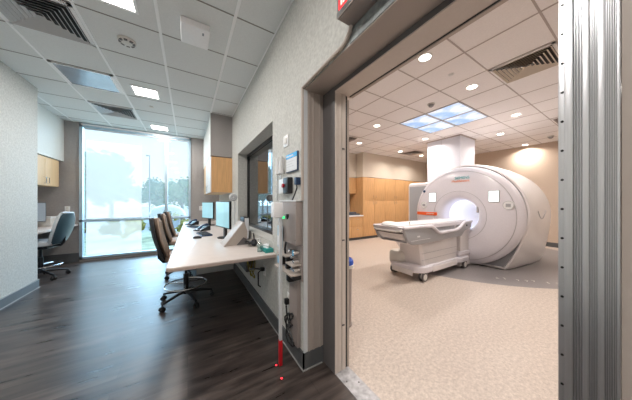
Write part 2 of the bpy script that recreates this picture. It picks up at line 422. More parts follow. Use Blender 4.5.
for z in (2.30, 2.345, 2.39, 2.435):
    y = .85
    while y > .16:
        w = random.uniform(.008, .016); h = .027
        m.box(WX-.1045, WX-.103, y-.005, y, z, z+h)
        if random.random() < .7: m.box(WX-.1045, WX-.103, y-w, y, z+h-.005, z+h)
        if random.random() < .6: m.box(WX-.1045, WX-.103, y-w, y, z, z+.005)
        if random.random() < .5: m.box(WX-.1045, WX-.103, y-w, y-w+.005, z, z+h)
        y -= w+.007
obj('lettering', m, 'pinklit', fc)
m = MB(); m.box(WX-.103, WX-.097, .1, .885, 2.255, 2.284); obj('lip', m, 'chrome', sg)

# ------------------------------------------------------------------ tall window
wx0, wx1 = -1.985, .065
m = MB()
m.box(wx0, wx0+.05, YW-.02, YW+.08, .055, CZ); m.box(wx1-.05, wx1, YW-.02, YW+.08, .055, CZ)
m.box(wx0, wx1, YW-.02, YW+.08, 2.93, CZ-.004); m.box(wx0, wx1, YW-.02, YW+.08, .055, .10)
m.box(-.495, -.435, YW-.02, YW+.08, .1, 2.95); m.box(wx0, wx1, YW-.02, YW+.08, .86, .905)
win = struct('window_1', m, 'frame', 'tall window with blue grey frame at the end of the control room')
m = MB()
for a, b, c, d in ((wx0+.05, -.495, .905, 2.93), (-.435, wx1-.05, .905, 2.93), (wx0+.05, -.495, .1, .86), (-.435, wx1-.05, .1, .86)):
    m.quad((a, YW+.05, c), (b, YW+.05, c), (b, YW+.05, d), (a, YW+.05, d))
obj('pane', m, 'glass', win)
m = MB(); m.quad((wx0+.09, YW+.035, .12), (-.955, YW+.035, .12), (-.955, YW+.035, 2.66), (wx0+.09, YW+.035, 2.66)); obj('pale_rectangle', m, 'pale_sheet', win)  # translucent sheet made up to give the bright rectangle in the left bay
m = MB(); m.box(wx0+.03, wx1-.03, YW-.035, YW-.02, 2.965, 2.995); obj('bright_edge', m, 'tee_white', win)
for i, (a, b, lab) in enumerate(((wx0+.07, -.50, 'wide sheer roller shade over the left bay of the tall window'), (-.43, wx1-.055, 'narrow sheer roller shade over the right bay of the tall window'))):
    t = thing('roller_shade', lab, 'blind', ((a+b)/2, YW+.01, 2.9))
    m = MB(); m.quad((a, YW+.01, .92), (b, YW+.01, .92), (b, YW+.01, 2.89), (a, YW+.01, 2.89)); obj('fabric', m, 'shade', t)
    m = MB(); m.cyl((a, YW+.01, 2.905), (b, YW+.01, 2.905), .018); obj('tube', m, 'greyl', t)
    m = MB(); m.box(a, b, YW+.004, YW+.016, .908, .925); obj('hem_bar', m, 'greyl', t)

# ------------------------------------------------------------------ outside
m = MB(); m.box(-60, 40, YW+.2, 90, -.5, -.35); struct('ground', m, 'asphalt', 'pale parking lot outside the window')
m = MB(); m.box(-20, 14, YW+1.2, 14, -.35, -.30); struct('ground_lawn', m, 'grass', 'strip of dry grass outside the window')
def tree(name, label, cat, loc, h, r, leaf, group=None, n=900, trunk=True, ls=.16):
    t = thing(name, label, cat, loc, 0, group)
    x, y, z = loc
    if trunk:
        m = MB(); m.tube([(x, y, z), (x+.05, y, z+h*.3), (x-.1, y+.1, z+h*.55), (x+.1, y, z+h*.8)], [.16, .13, .09, .04])
        for k in range(5):
            a = k*1.25; m.tube([(x, y, z+h*.35), (x+math.cos(a)*r*.4, y+math.sin(a)*r*.4, z+h*.55), (x+math.cos(a)*r*.7, y+math.sin(a)*r*.7, z+h*.75)], [.07, .05, .02], seg=5)
        obj('trunk', m, 'stem', t)
    m = MB()
    cl = [(Vector((x, y, z+h*(.62 if trunk else .45)))+Vector((random.gauss(0, r*.42), random.gauss(0, r*.42), random.gauss(0, h*.15))), random.uniform(.3, .5)*r) for _ in range(14)]
    for c, q in cl: m.ico(c, q*.72, 2, jit=.16)
    for i in range(n):
        c, q = random.choice(cl); d = Vector((random.gauss(0, 1), random.gauss(0, 1), random.gauss(0, 1))).normalized()
        p = c+d*q*random.uniform(.7, 1.1); u = d.orthogonal().normalized()*ls; v = Vector((random.gauss(0, 1), random.gauss(0, 1), random.gauss(0, 1))).normalized()*ls*.6
        m.quad(p-u, p+v, p+u, p-v)
    obj('foliage', m, leaf, t, smooth=False)
    return t
tree('tree', 'large leafy tree seen through the left bay of the window', 'tree', (-4.7, 16, -.35), 5.0, 1.7, 'leaf_a')
tree('tree', 'bushy tree at the edge of the paler part of the window', 'tree', (-5.3, 23.5, -.35), 4.6, 1.9, 'leaf_a')
tree('tree', 'round tree seen through the narrow right bay of the window', 'tree', (-.5, 23.5, -.35), 3.9, 1.8, 'leaf_b')
tree('tree', 'low tree behind the white canopy outside', 'tree', (-3.0, 31.5, -.35), 4.8, 2.3, 'leaf_a')
sx = [(-4.6, 12.2), (-3.7, 11.6), (-2.8, 12.4), (-1.9, 11.6), (-1.0, 12.3), (-.1, 11.6)]
sl_ = ['leftmost', 'second', 'third', 'fourth', 'fifth', 'rightmost']
for i, (x, y) in enumerate(sx):
    tree('shrub', sl_[i]+' low yellow green shrub of the row outside the window', 'shrub', (x, y, -.35), 1.3, .42, 'leaf_c' if i % 2 else 'leaf_b', 'shrubs outside the window', n=350, trunk=False, ls=.08)
# white dome canopy
t = thing('canopy', 'white domed canopy standing outside beyond the window', 'canopy', (-1.2, 18.5, -.35))
m = MB()
m.lathe([(1.05*math.sin(a*PI/2/8), .75*math.cos(a*PI/2/8)) for a in range(9)], (-1.2, 18.5, .35), 'Z', 32); obj('dome', m, 'white', t)
for k in range(4):
    a = PI/4+k*PI/2; m = MB().cyl((-1.2+math.cos(a)*.98, 18.5+math.sin(a)*.98, -.35), (-1.2+math.cos(a)*.98, 18.5+math.sin(a)*.98, .36), .03)
    obj('post', m, 'white', t)
t = thing('street_lamp', 'thin grey parking lot lamp post beyond the trees', 'lamp', (-2.9, 24, -.35))
m = MB(); m.cyl((-2.9, 24, -.35), (-2.9, 24, 5.4), .05, .035); obj('pole', m, 'greyf', t)
m = MB(); m.box(-3.15, -2.85, 23.9, 24.1, 5.35, 5.45, bev=.02); obj('lamp_head', m, 'greyf', t)

# ------------------------------------------------------------------ ceiling fittings, control room
def diffuser(label, x0, y0, group, flip=1, sz=W, mfr='tee_white', ml='greyl'):
    cx, cy = x0+sz/2, y0+sz/2
    t = thing('ceiling_vent', label, 'vent', (cx, cy, CZ), 0, group)
    m = MB(); e = .012
    h = sz/2-e
    for a, b, c, d in ((-h, h, -h, -h+.03), (-h, h, h-.03, h), (-h, -h+.03, -h, h), (h-.03, h, -h, h)):
        m.box(cx+a, cx+b, cy+c, cy+d, CZ-.014, CZ-.004)
    obj('frame', m, mfr, t)
    m = MB(); m.box(cx-h+.02, cx+h-.02, cy-h+.02, cy+h-.02, CZ-.004, CZ-.001); obj('backing', m, 'black', t)
    m = MB()
    # four-way louvre: square rings, each blade sloping outwards
    n = 7
    for i in range(n):
        r = (h-.035)*(i+.6)/n; r2 = r+.020
        A = [(-r, -r), (r, -r), (r, r), (-r, r)]; Bq = [(-r2, -r2), (r2, -r2), (r2, r2), (-r2, r2)]
        for k in range(4):
            a, b = A[k], A[(k+1) % 4]; c, d = Bq[(k+1) % 4], Bq[k]
            m.quad((cx+a[0], cy+a[1], CZ-.006), (cx+b[0], cy+b[1], CZ-.006), (cx+c[0], cy+c[1], CZ-.026), (cx+d[0], cy+d[1], CZ-.026))
    obj('louvre', m, ml, t, smooth=False)
    return t
diffuser('large louvred ceiling vent at the top left, nearest the viewer', GX0, GY0, 'louvred vents in the control room ceiling')
diffuser('small looking louvred ceiling vent near the tall window', GX0, GY0+4*W, 'louvred vents in the control room ceiling')
t = thing('ceiling_light', 'unlit bluish lens light panel between the two ceiling vents', 'light', (GX0+W/2, GY0+2.5*W, CZ))
m = MB(); x0, y0 = GX0+.012, GY0+2*W+.012; s_ = W-.024
for a in ((0, s_, 0, .02), (0, s_, s_-.02, s_), (0, .03, 0, s_), (s_-.045, s_, 0, s_)): m.box(x0+a[0], x0+a[1], y0+a[2], y0+a[3], CZ-.014, CZ-.002)
obj('frame', m, 'tee_white', t); obj('lens', B(x0+.03, x0+s_-.045, y0+.02, y0+s_-.02, CZ-.008, CZ-.002), 'lens', t)
def sqlight(label, x0, y0, sz=.29, e=140, group='small lit square ceiling lights'):
    t = thing('ceiling_light', label, 'light', (x0+sz/2, y0+sz/2, CZ), 0, group)
    m = MB(); f = .022
    for a in ((-f, sz+f, -f, 0), (-f, sz+f, sz, sz+f), (-f, 0, 0, sz), (sz, sz+f, 0, sz)): m.box(x0+a[0], x0+a[1], y0+a[2], y0+a[3], CZ-.008, CZ+.001)
    obj('frame', m, 'tee_white', t); obj('diffuser', B(x0, x0+sz, y0, y0+sz, CZ-.005, CZ), 'lamp', t)
    l = bpy.data.lights.new('lamp', 'AREA'); l.shape = 'SQUARE'; l.size = sz*.95; l.energy = e; l.color = (1, .95, .9)
    o = bpy.data.objects.new('lamp', l); C.objects.link(o); o.parent = t; o.location = (0, 0, -.02)
sqlight('nearest lit square ceiling light, cut by the top of the picture', -.69, 2.20, e=24)
sqlight('middle lit square ceiling light beyond the smoke detector', -.70, 4.10, e=24)
sqlight('farthest lit square ceiling light just before the window', -.70, 5.97, e=24)
sqlight('added lit square ceiling light, unseen behind the viewer', -.70, .3, e=24); sqlight('added lit square ceiling light, unseen at the back of the room', -.70, -1.5, e=24)  # unseen lights added to fill the room behind the camera
t = thing('smoke_detector', 'round white smoke detector on the control room ceiling', 'detector', (-.55, 2.99, CZ))
m = MB(); m.lathe([(0, -.03), (.05, -.03), (.068, -.02), (.07, -.012), (.078, -.012), (.078, 0)], (-.55, 2.99, CZ), 'Z', 32); obj('base', m, 'offwhite', t)
m = MB()
for k in range(8):
    a = k*PI/4; m.box(.045, .066, -.014, .014, CZ-.031, CZ-.018, mtx=Matrix.Translation((-.55, 2.99, 0)) @ Matrix.Rotation(a, 4, 'Z'))
obj('sensor_slot', m, 'darksteel', t)
t = thing('sprinkler', 'small white sprinkler cap between the lit ceiling lights', 'sprinkler', (-.56, 4.83, CZ))
m = MB(); m.cyl((-.56, 4.83, CZ-.012), (-.56, 4.83, CZ), .035, seg=24, bev=.004); obj('cover', m, 'offwhite', t)
t = thing('wireless_box', 'white rectangular box with a small indicator mounted on the control room ceiling', 'box', (.06, 2.45, CZ))
obj('case', B(-.06, .185, 2.31, 2.60, CZ-.065, CZ, bev=.012, seg=3), mat('bright white plastic', (.95, .95, .97), .35), t)
obj('indicator', B(.12, .135, 2.35, 2.385, CZ-.0715, CZ-.069), 'greyf', t)

# ------------------------------------------------------------------ desk
t = thing('desk', 'long pale laminate desk along the right wall of the control room', 'desk', (.4, 4.2, 0))
pts = [(-.15+.06, 2.05), (WX-.001, 2.05), (WX-.001, YW-.003), (-.08, YW-.003)]
pts = [(WX-.001, 2.05), (WX-.001, YW-.02), (-.085, YW-.02), (-.15, 2.11), (-.145, 2.085), (-.13, 2.062), (-.10, 2.05)]
m = MB().prism(pts, 'Z', .735, .77, bev=.003); obj('worktop', m, 'desk', t)
m = MB().prism([(x+(.002 if x > .7 else -.002), y-(.002 if y < 3 else -.002)) if x < .7 else (x, y-(.002 if y < 3 else 0)) for x, y in pts], 'Z', .737, .760, bev=.001); obj('edge_band', m, 'deskedge', t)
obj('support_panel', B(.13, WX-.02, 4.30, 4.33, .01, .735), 'wall_white', t)
obj('modesty_rail', B(.66, .70, 2.9, 6.5, .36, .735), 'darksteel', t)

# drafting stools
def make_stool(label, padm, shellm, frame='black'):
    t = thing('office_stool', label, 'chair', (0, 0, 0))
    L = dict(parent=t, world=False)
    for k in range(5):
        a = k*2*PI/5; c, s = math.cos(a), math.sin(a)
        m = MB(); m.tube([(.02*c, .02*s, .135), (.16*c, .16*s, .115), (.30*c, .30*s, .085)], [.022, .018, .013]); sp = obj('base_spoke', m, frame, **L)
        m = MB(); q = Vector((.30*c, .30*s, 0)); w = Vector((-s, c, 0))
        m.cyl(q+w*.008+Vector((0, 0, .028)), q+w*.026+Vector((0, 0, .028)), .027, seg=16); m.cyl(q-w*.026+Vector((0, 0, .028)), q-w*.008+Vector((0, 0, .028)), .027, seg=16)
        m.cyl(q+Vector((0, 0, .03)), q+Vector((0, 0, .085)), .008, seg=8); m.box(q.x-.02, q.x+.02, q.y-.02, q.y+.02, .048, .066, bev=.006)
        cs = obj('caster', m, 'black', t, world=False)
    m = MB(); m.cyl((0, 0, .10), (0, 0, .36), .030, seg=16); m.cyl((0, 0, .36), (0, 0, .55), .016, seg=12); obj('gas_post', m, 'black', **L)
    m = MB(); m.tube([(.235*math.cos(2*PI*k/32), .235*math.sin(2*PI*k/32), .225) for k in range(32)], .009, closed=True)
    for k in range(3):
        a = k*2*PI/3+.4; m.tube([(.02*math.cos(a), .02*math.sin(a), .24), (.235*math.cos(a), .235*math.sin(a), .225)], .007, seg=6)
    obj('foot_ring', m, 'chrome', **L)
    m = MB()   # faces +X
    n = 28
    def ring(z, sc): return [(.02+sc*.25*(abs(math.cos(2*PI*k/n))**.7)*(1 if math.cos(2*PI*k/n) > 0 else -1), sc*.245*(abs(math.sin(2*PI*k/n))**.7)*(1 if math.sin(2*PI*k/n) > 0 else -1), z) for k in range(n)]
    m.loft([ring(.565, .86), ring(.575, .97), ring(.60, 1.0), ring(.63, .98), ring(.645, .90), ring(.652, .7)]); obj('seat', m, padm, **L)
    m = MB(); m.box(-.15, .15, -.13, .13, .51, .565, bev=.02); m.tube([(-.08, 0, .555), (-.24, 0, .55), (-.275, 0, .60), (-.285, 0, .78)], .02); m.tube([(.0, -.08, .555), (.0, -.2, .555)], .007, seg=6); obj('mechanism', m, 'black', **L)
    # backrest: curved slab
    def back(off, th, sc):
        m = MB(); rings = []
        for i in range(13):
            v = i/12; z = .585+.51*v; hw = .225*sc*(1-.30*(2*v-1)**2*(1 if v > .5 else .8))*(.97 if 0 < i < 12 else .8)
            xb = -.215-.12*v-.02*math.sin(v*PI)+off; row = []
            for j in range(11):
                u = -1+2*j/10; row.append((xb+.045*u*u, hw*u, z))
            for j in range(10, -1, -1):
                u = -1+2*j/10; row.append((xb+.045*u*u+th*(1-u**4*.8)*(1 if 0 < i < 12 else .3), hw*u, z))
            rings.append(row)
        m.loft(rings); return m
    obj('backrest', back(0, .06, 1), padm, **L)
    obj('back_shell', back(-.045, .044, 1.04), shellm, **L)
    return t
st = make_stool('nearest tan office stool with black back shell at the desk corner', 'tan', 'blackm')
st['group'] = 'tan stools along the desk'
dup(st, (-.06, 4.5, 0), R(2), 'middle tan office stool with black back shell along the desk')
dup(st, (-.04, 5.28, 0), R(2), 'farthest tan office stool along the desk, nearest the window')
st.location = (-.02, 3.27, 0); st.rotation_euler = (0, 0, R(2))
s2 = make_stool('grey office stool with dark shell at the alcove desk', 'greyl', 'shelldark', 'black')
s2.location = (-2.10, 5.50, 0); s2.rotation_euler = (0, 0, R(172))
for c in s2.children:
    if c.name.startswith('back_shell'):
        m = MB(); pts = []
        for i in range(13):
            v = i/12; pts.append((-.215-.12*v-.02*math.sin(v*PI)-.012+.03, .225*1.03*(1-.30*(2*v-1)**2*(1 if v > .5 else .8)), .60+.5*v))
        path = pts+[(p[0]-.02, p[1]*(1-.25*i), 1.115) for i, p in enumerate([pts[-1]]*3)]+[(p[0], -p[1], p[2]) for p in pts[::-1]]
        m.tube(path, .016, seg=6); obj('shell_rim', m, 'greyl', c, world=False)

# alcove desk and cabinet
t = thing('desk', 'short pale desk built into the alcove at the left', 'desk', (-2.35, 5.8, 0))
obj('worktop', B(-2.74, -2.0, 4.98, YW-.014, .785, .815, bev=.003), 'desk', t); obj('support_panel', B(-2.74, -2.7, 5.0, YW-.015, 0, .785), 'darksteel', t)
t = thing('wall_cabinet', 'maple wall cabinet with white doors hanging in the alcove', 'cabinet', (-2.45, 5.75, 1.6))
obj('carcass', B(-2.745, -2.26, 5.0, 6.50, 1.60, 2.14), 'maple_lt', t)
for y in (5.0, 5.5, 6.0):
    dd = obj('door', B(-2.26, -2.24, y+.004, y+.496, 1.605, 2.135, bev=.002), 'maple_lt', t)
    for yy in (y+.45,) if y != 6.0 else (y+.05,):
        m = MB(); m.tube([(-2.24, yy, 1.64), (-2.205, yy, 1.65), (-2.205, yy, 1.75), (-2.24, yy, 1.76)], .006, seg=6); obj('handle', m, 'chrome', dd)
# monitor, box in alcove
def monitor(label, loc, rz, w=.5, h=.33, z0=.16, scr='screen'):
    t = thing('computer_monitor', label, 'monitor', loc, rz, None); L = dict(parent=t, world=False)
    bz = obj('casing', B(0, .03, -w/2-.012, w/2+.012, z0-.015, z0+h+.012, bev=.005), 'black', **L)     # screen faces -X
    obj('screen', B(-.002, .001, -w/2, w/2, z0, z0+h), scr, bz, world=False)
    m = MB(); m.box(.03, .06, -.04, .04, .01, z0+h*.6, bev=.005); obj('stand_neck', m, 'black', **L)
    m = MB(); m.cyl((.045, 0, 0), (.045, 0, .012), .11, seg=32, bev=.003); obj('stand_base', m, 'black', **L)
    return t
monitor('larger lit computer monitor on the long desk, nearer the viewer', (.425, 3.36, .77), R(11), .54, .36, .165)
monitor('smaller lit computer monitor on the long desk, farther toward the window', (.37, 5.30, .77), R(24), .44, .34, .17)
monitor('grey computer monitor on the alcove desk', (-2.40, 5.98, .815), R(150), .42, .34, .12, 'greyf')
t = thing('paper_box', 'pale document box on the alcove desk', 'box', (-2.42, 6.35, .815)); obj('case', B(-2.50, -2.28, 6.30, 6.55, .816, 1.0, bev=.006), 'offwhite', t); obj('lid', B(-2.505, -2.275, 6.295, 6.555, .97, 1.005, bev=.004), 'white', t)
def outlet(label, c, n, horizontal=False, group='wall outlets'):
    # plate on wall; n: direction of normal axis
    t = thing('wall_outlet', label, 'outlet', c, 0, group); x, y, z = c
    if n == '-X':
        pl = obj('plate', B(x-.008, x, y-.038, y+.038, z-.06, z+.06, bev=.003), 'white', t)
        m = MB(); m.box(x-.010, x-.007, y-.018, y+.018, z-.042, z-.008, bev=.002); m.box(x-.010, x-.007, y-.018, y+.018, z+.008, z+.042, bev=.002); obj('socket', m, 'offwhite', t)
    else:
        pl = obj('plate', B(x-.038, x+.038, y-.008, y, z-.06, z+.06, bev=.003), 'white', t)
        m = MB(); m.box(x-.018, x+.018, y-.010, y-.007, z-.042, z-.008, bev=.002); m.box(x-.018, x+.018, y-.010, y-.007, z+.008, z+.042, bev=.002); obj('socket', m, 'offwhite', t)
    return t
outlet('white wall outlet above the alcove desk beside the window', (-2.16, YW, 1.145), '-Y')
outlet('white wall outlet on the pier right of the window', (.30, YW, 1.12), '-Y')
outlet('wall outlet under the long desk with a black plug', (WX, 2.42, .50), '-X')
outlet('wall outlet low near the door with a black plug', (WX, 1.72, .43), '-X')
m = MB(); m.box(WX-.055, WX-.009, 2.39, 2.44, .50, .54, bev=.008); m.tube([(WX-.05, 2.42, .52), (WX-.09, 2.55, .50), (WX-.08, 2.8, .42)], .008); tag(obj('power_plug', m, 'black'), 'black plug and lead in the outlet under the long desk', 'plug')
m = MB(); m.tube([(WX-.05, 2.415, .51), (WX-.085, 2.40, .49), (WX-.085, 2.395, .35), (WX-.06, 2.39, .33)], .007); tag(obj('power_lead', m, 'black'), 'short black lead hanging from the outlet under the desk', 'cable')
m = MB(); m.box(WX-.045, WX-.009, 1.70, 1.74, .40, .45, bev=.008); tag(obj('power_plug', m, 'black'), 'black plug in the low outlet near the door', 'plug')
for i, (cl, lab, y0, k) in enumerate((('yellow', 'yellow cable looped under the long desk', 2.72, 0), ('black', 'black cable bundle looped under the long desk', 3.02, 1), ('offwhite', 'pale cable hanging under the long desk', 3.42, 2), ('black', 'thick black cable hanging behind the desk rail', 3.85, 3))):
    m = MB(); pts = []
    for j in range(28):
        a = j*.55+k; pts.append((WX-.06+.03*math.sin(a*1.3), y0+.10*math.sin(a)+.006*j, .52+.13*math.cos(a*.9+k)-.004*j))
    m.tube([(WX-.05, y0, .73)]+pts, .006 if k < 3 else .012); tag(obj('cable', m, cl), lab, 'cable')

# right wall cabinet
t = thing('wall_cabinet', 'maple wall cabinet with white doors above the long desk', 'cabinet', (.56, 5.5, 1.48))
obj('side_panel', B(.385, WX-.002, 4.55, 4.575, 1.485, 2.175), 'maple', t); obj('carcass', B(.40, WX-.002, 4.576, 6.3, 1.485, 2.175), 'maple_lt', t)
for i, y in enumerate((4.56, 5.14, 5.72)):
    dd = obj('door', B(.365, .385, y, y+.57, 1.485, 2.175, bev=.002), 'white' if i < 2 else 'maple_lt', t)
    yy = y+.5 if i != 1 else y+.07
    m = MB(); m.tube([(.366, yy, 1.52), (.335, yy, 1.53), (.335, yy, 1.63), (.366, yy, 1.64)], .006, seg=6); obj('handle', m, 'chrome', dd)

# phones
def phone(label, loc, rz):
    t = thing('desk_phone', label, 'phone', loc, rz, 'desk phones on the long desk'); L = dict(parent=t, world=False)
    m = MB().prism([(-.10, 0), (.10, 0), (.10, .085), (.07, .085), (-.10, .02)], 'Y', -.10, .10, bev=.006); obj('base', m, 'black', **L)
    sl = math.atan2(.065, .17)
    T = Matrix.Translation((-.10, 0, .021)) @ Matrix.Rotation(-sl, 4, 'Y')
    m = MB(); m.box(.09, .16, -.02, .08, .001, .006, mtx=T); obj('display', m, 'screen', **L)
    m = MB()
    for i in range(4):
        for j in range(3): m.box(.01+i*.018, .022+i*.018, -.01+j*.026, .008+j*.026, .001, .006, mtx=T)
    obj('keypad', m, 'greyl', **L)
    m = MB(); m.tube([T @ Vector(p) for p in ((-.005, -.065, .02), (.01, -.065, .035), (.09, -.065, .048), (.165, -.065, .035), (.185, -.065, .02))], [.024, .021, .015, .021, .024], seg=10); obj('handset', m, 'navy', **L)
    m = MB(); m.tube([(-.1+.012*math.sin(i*1.1), -.07-.004*i+.012*math.cos(i*1.1), .012+.002*math.sin(i)) for i in range(22)], .003, seg=5); obj('coiled_cord', m, 'black', **L)
phone('nearer black desk phone beside the larger monitor', (.22, 4.42, .77), R(35))
phone('farther black desk phone beside the smaller monitor', (.08, 5.65, .77), R(35))
def keyboard(label, loc, rz):
    t = thing('keyboard', label, 'keyboard', loc, rz, 'keyboards on the long desk'); L = dict(parent=t, world=False)
    m = MB().prism([(-.075, 0), (.075, 0), (.075, .025), (-.075, .012)], 'Y', -.22, .22, bev=.003); obj('body', m, 'navy', **L)
    m = MB()
    for i in range(5):
        for j in range(15): m.box(-.066+i*.027, -.044+i*.027, -.208+j*.0278, -.184+j*.0278, .013+i*.0023, .020+i*.0023)
    obj('key', m, 'blackm', **L)['kind'] = 'stuff'
keyboard('dark blue keyboard in front of the larger monitor', (.22, 3.86, .77), R(8))
keyboard('dark keyboard in front of the smaller monitor', (.13, 5.05, .77), R(25))
def mouse(label, loc, rz):
    t = thing('computer_mouse', label, 'mouse', loc, rz); L = dict(parent=t, world=False)
    m = MB(); n = 16
    m.loft([[(sx_*.06*math.cos(2*PI*k/n), sx_*.034*math.sin(2*PI*k/n), z) for k in range(n)] for z, sx_ in ((0, .95), (.010, 1), (.022, .85), (.032, .5), (.035, .2))]); obj('body', m, 'black', **L)
    m = MB(); m.box(.02, .035, -.003, .003, .024, .034); obj('wheel', m, 'greyf', **L)
mouse('black mouse beside the blue keyboard on the long desk', (.115, 3.52, .77), R(160))
# console wedge
t = thing('intercom_console', 'beige slanted console panel standing on the near half of the desk', 'console', (.5, 2.8, .77))
m = MB().prism([(.355, .772), (.375, .772), (.60, 1.035), (.585, 1.05), (.57, 1.05)], 'Y', 2.68, 2.96, bev=.004); obj('panel', m, 'beige', t)
m = MB().prism([(.375, .772), (.62, .772), (.63, .93), (.60, 1.03)], 'Y', 2.70, 2.94, bev=.004); obj('rear_housing', m, 'beige', t)
m = MB().prism([(.50, .772), (.62, .772), (.62, .84), (.58, .86)], 'Y', 2.692, 2.702); obj('side_vent', m, 'darksteel', t)
t = thing('headset', 'tangled black headset and leads behind the beige console', 'headset', (.66, 2.62, .77))
m = MB(); m.tube([(.64+.05*math.sin(i*.9), 2.52+.07*math.cos(i*1.3)+.004*i, .79+.03*abs(math.sin(i*.7))) for i in range(24)], .007); obj('lead', m, 'black', t)
m = MB(); m.ico((.66, 2.50, .81), .035, sc=(1, 1, .9)); m.ico((.69, 2.62, .81), .035, sc=(1, 1, .9)); obj('ear_pad', m, 'blackm', t)
m = MB(); m.tube([(.66, 2.50, .83), (.665, 2.53, .90), (.67, 2.57, .92), (.68, 2.61, .89), (.69, 2.62, .83)], .006); obj('headband', m, 'black', t)
# bottle
t = thing('pump_bottle', 'small clear pump bottle of hand gel on the desk end', 'bottle', (.645, 2.22, .77))
m = MB(); m.lathe([(0, .002), (.026, .002), (.028, .01), (.028, .075), (.022, .09), (.011, .098), (.011, .105), (0, .105)], (.645, 2.22, .77), 'Z', 24)
obj('body', m, clear('clear plastic', (.82, .88, .88), .18), t)
m = MB(); m.lathe([(0, .004), (.024, .004), (.025, .05), (0, .052)], (.645, 2.22, .77), 'Z', 20); obj('gel', m, clear('pale gel', (.75, .85, .85), .1), t)
m = MB(); m.cyl((.645, 2.22, .873), (.645, 2.22, .888), .013); m.cyl((.645, 2.22, .888), (.645, 2.22, .91), .004); m.box(.61, .655, 2.212, 2.228, .908, .918, bev=.003); obj('pump', m, 'white', t)
t = thing('tissue_box', 'teal tissue box with a white tissue at the desk end', 'box', (.71, 2.22, .77))
obj('carton', B(.675, .758, 2.12, 2.33, .771, .812, bev=.003), 'teal', t)
m = MB(); n = 14
m.loft([[(.716+s*(.03+.008*math.sin(3*a)) * math.cos(a), 2.22+s*(.06+.01*math.sin(2*a))*math.sin(a), z) for a in [2*PI*k/n for k in range(n)]] for z, s in ((.811, 1), (.825, .8), (.838, 1.0), (.845, .5))]); obj('tissue', m, 'paper', t)
# small round webcam light near wall
t = thing('desk_fan', 'small white round fan on a stalk between monitor and wall', 'fan', (.66, 3.72, .77))
m = MB(); m.cyl((.66, 3.72, .772), (.66, 3.72, .785), .06, seg=24); m.cyl((.66, 3.72, .785), (.66, 3.72, 1.30), .008); obj('stand', m, 'white', t)
m = MB(); m.lathe([(0, -.03), (.045, -.03), (.062, -.01), (.062, .01), (.045, .03), (0, .03)], (.63, 3.68, 1.37), 'Y', 28); obj('head', m, 'white', t)
m = MB(); m.lathe([(.022, -.033), (.026, -.036), (.030, -.033)], (.63, 3.68, 1.37), 'Y', 24); m.lathe([(.044, -.031), (.048, -.034), (.052, -.025)], (.63, 3.68, 1.37), 'Y', 24); obj('grille', m, 'greyf', t)
t = thing('binder', 'black binder leaning on the wall behind the larger monitor', 'binder', (.70, 3.2, .77))
obj('cover', B(.665, .735, 3.05, 3.30, .771, 1.08, bev=.004), 'black', t); obj('pages', B(.672, .728, 3.046, 3.06, .78, 1.07), 'paper', t)

# observation window
m = MB(); f = .045
for a in ((OY0, OY1, OZ0, OZ0+f), (OY0, OY1, OZ1-f, OZ1), (OY0, OY0+f, OZ0, OZ1), (OY1-f, OY1, OZ0, OZ1)): m.box(FX-.02, FX+.02, a[0], a[1], a[2], a[3], bev=.003)
ow = struct('window_2', m, 'black', 'dark observation window with black frame deep in the right wall')
obj('pane', B(FX, FX+.02, OY0+.02, OY1-.02, OZ0+.02, OZ1-.02), 'obsglass', ow)
m = MB(); m.box(WX-.002, FX-.02, OY0-.0, OY0+.004, OZ0, OZ1); m.box(WX-.002, FX-.02, OY1-.004, OY1, OZ0, OZ1); m.box(WX-.002, FX-.02, OY0, OY1, OZ1-.004, OZ1); m.box(WX-.002, FX-.02, OY0, OY1, OZ0, OZ0+.004)
obj('reveal', m, 'wall', ow)

# ------------------------------------------------------------------ items on wall end
X = WX
t = thing('wall_switch', 'white wall plate high on the wall above the blue sign', 'switch', (X, 1.79, 1.85)); obj('plate', B(X-.008, X, 1.735, 1.845, 1.80, 1.905, bev=.003), 'white', t); obj('rocker', B(X-.012, X-.007, 1.765, 1.815, 1.825, 1.88, bev=.002), 'offwhite', t)
t = thing('notice_plaque', 'blue and white framed notice on the wall end', 'sign', (X, 1.65, 1.63))
fr = obj('board', B(X-.014, X, 1.535, 1.765, 1.555, 1.715, bev=.002), 'navy', t); obj('header_band', B(X-.016, X-.013, 1.543, 1.757, 1.675, 1.712), 'blue', t); obj('paper_insert', B(X-.016, X-.013, 1.543, 1.757, 1.563, 1.672), 'paper', t)
m = MB()
for i, w in enumerate((.16, .12, .15)): m.box(X-.0170, X-.0158, 1.75-w, 1.75, 1.645-i*.022, 1.649-i*.022)
for i, w in enumerate((.05, .08)): m.box(X-.0170, X-.0158, 1.75-w-i*.06, 1.75-i*.06, 1.688, 1.698)
obj('print_line', m, 'greyl', t)
for i, (y, lab) in enumerate(((1.935, 'left white sensor pod of the pair beside the blue notice'), (1.845, 'right white sensor pod of the pair beside the blue notice'))):
    t = thing('sensor_pod', lab, 'sensor', (X, y, 1.56), 0, 'white pods above their conduits')
    m = MB(); m.cyl((X-.028, y, 1.56), (X-.028, y, 1.72), .025, .016, seg=20, bev=.004); m.box(X-.028, X, y-.012, y+.012, 1.6, 1.7); obj('shell', m, 'white', t)
    m = MB(); m.cyl((X-.03, y, 1.31 if i == 0 else 1.512), (X-.03, y, 1.56), .008); obj('conduit', m, 'chrome', t)
t = thing('alarm_station', 'white and black wall unit with a red button', 'alarm', (X, 1.76, 1.44))
obj('white_case', B(X-.045, X, 1.75, 1.87, 1.375, 1.505, bev=.008), 'white', t); obj('black_case', B(X-.05, X, 1.648, 1.755, 1.37, 1.51, bev=.008), 'black', t)
m = MB(); m.cyl((X-.064, 1.735, 1.44), (X-.048, 1.735, 1.44), .018, seg=20, bev=.003); obj('button', m, 'red', t)
t = thing('cord_holder', 'dark blue plug holder with a black cord near the doorway edge', 'holder', (X, 1.525, 1.46))
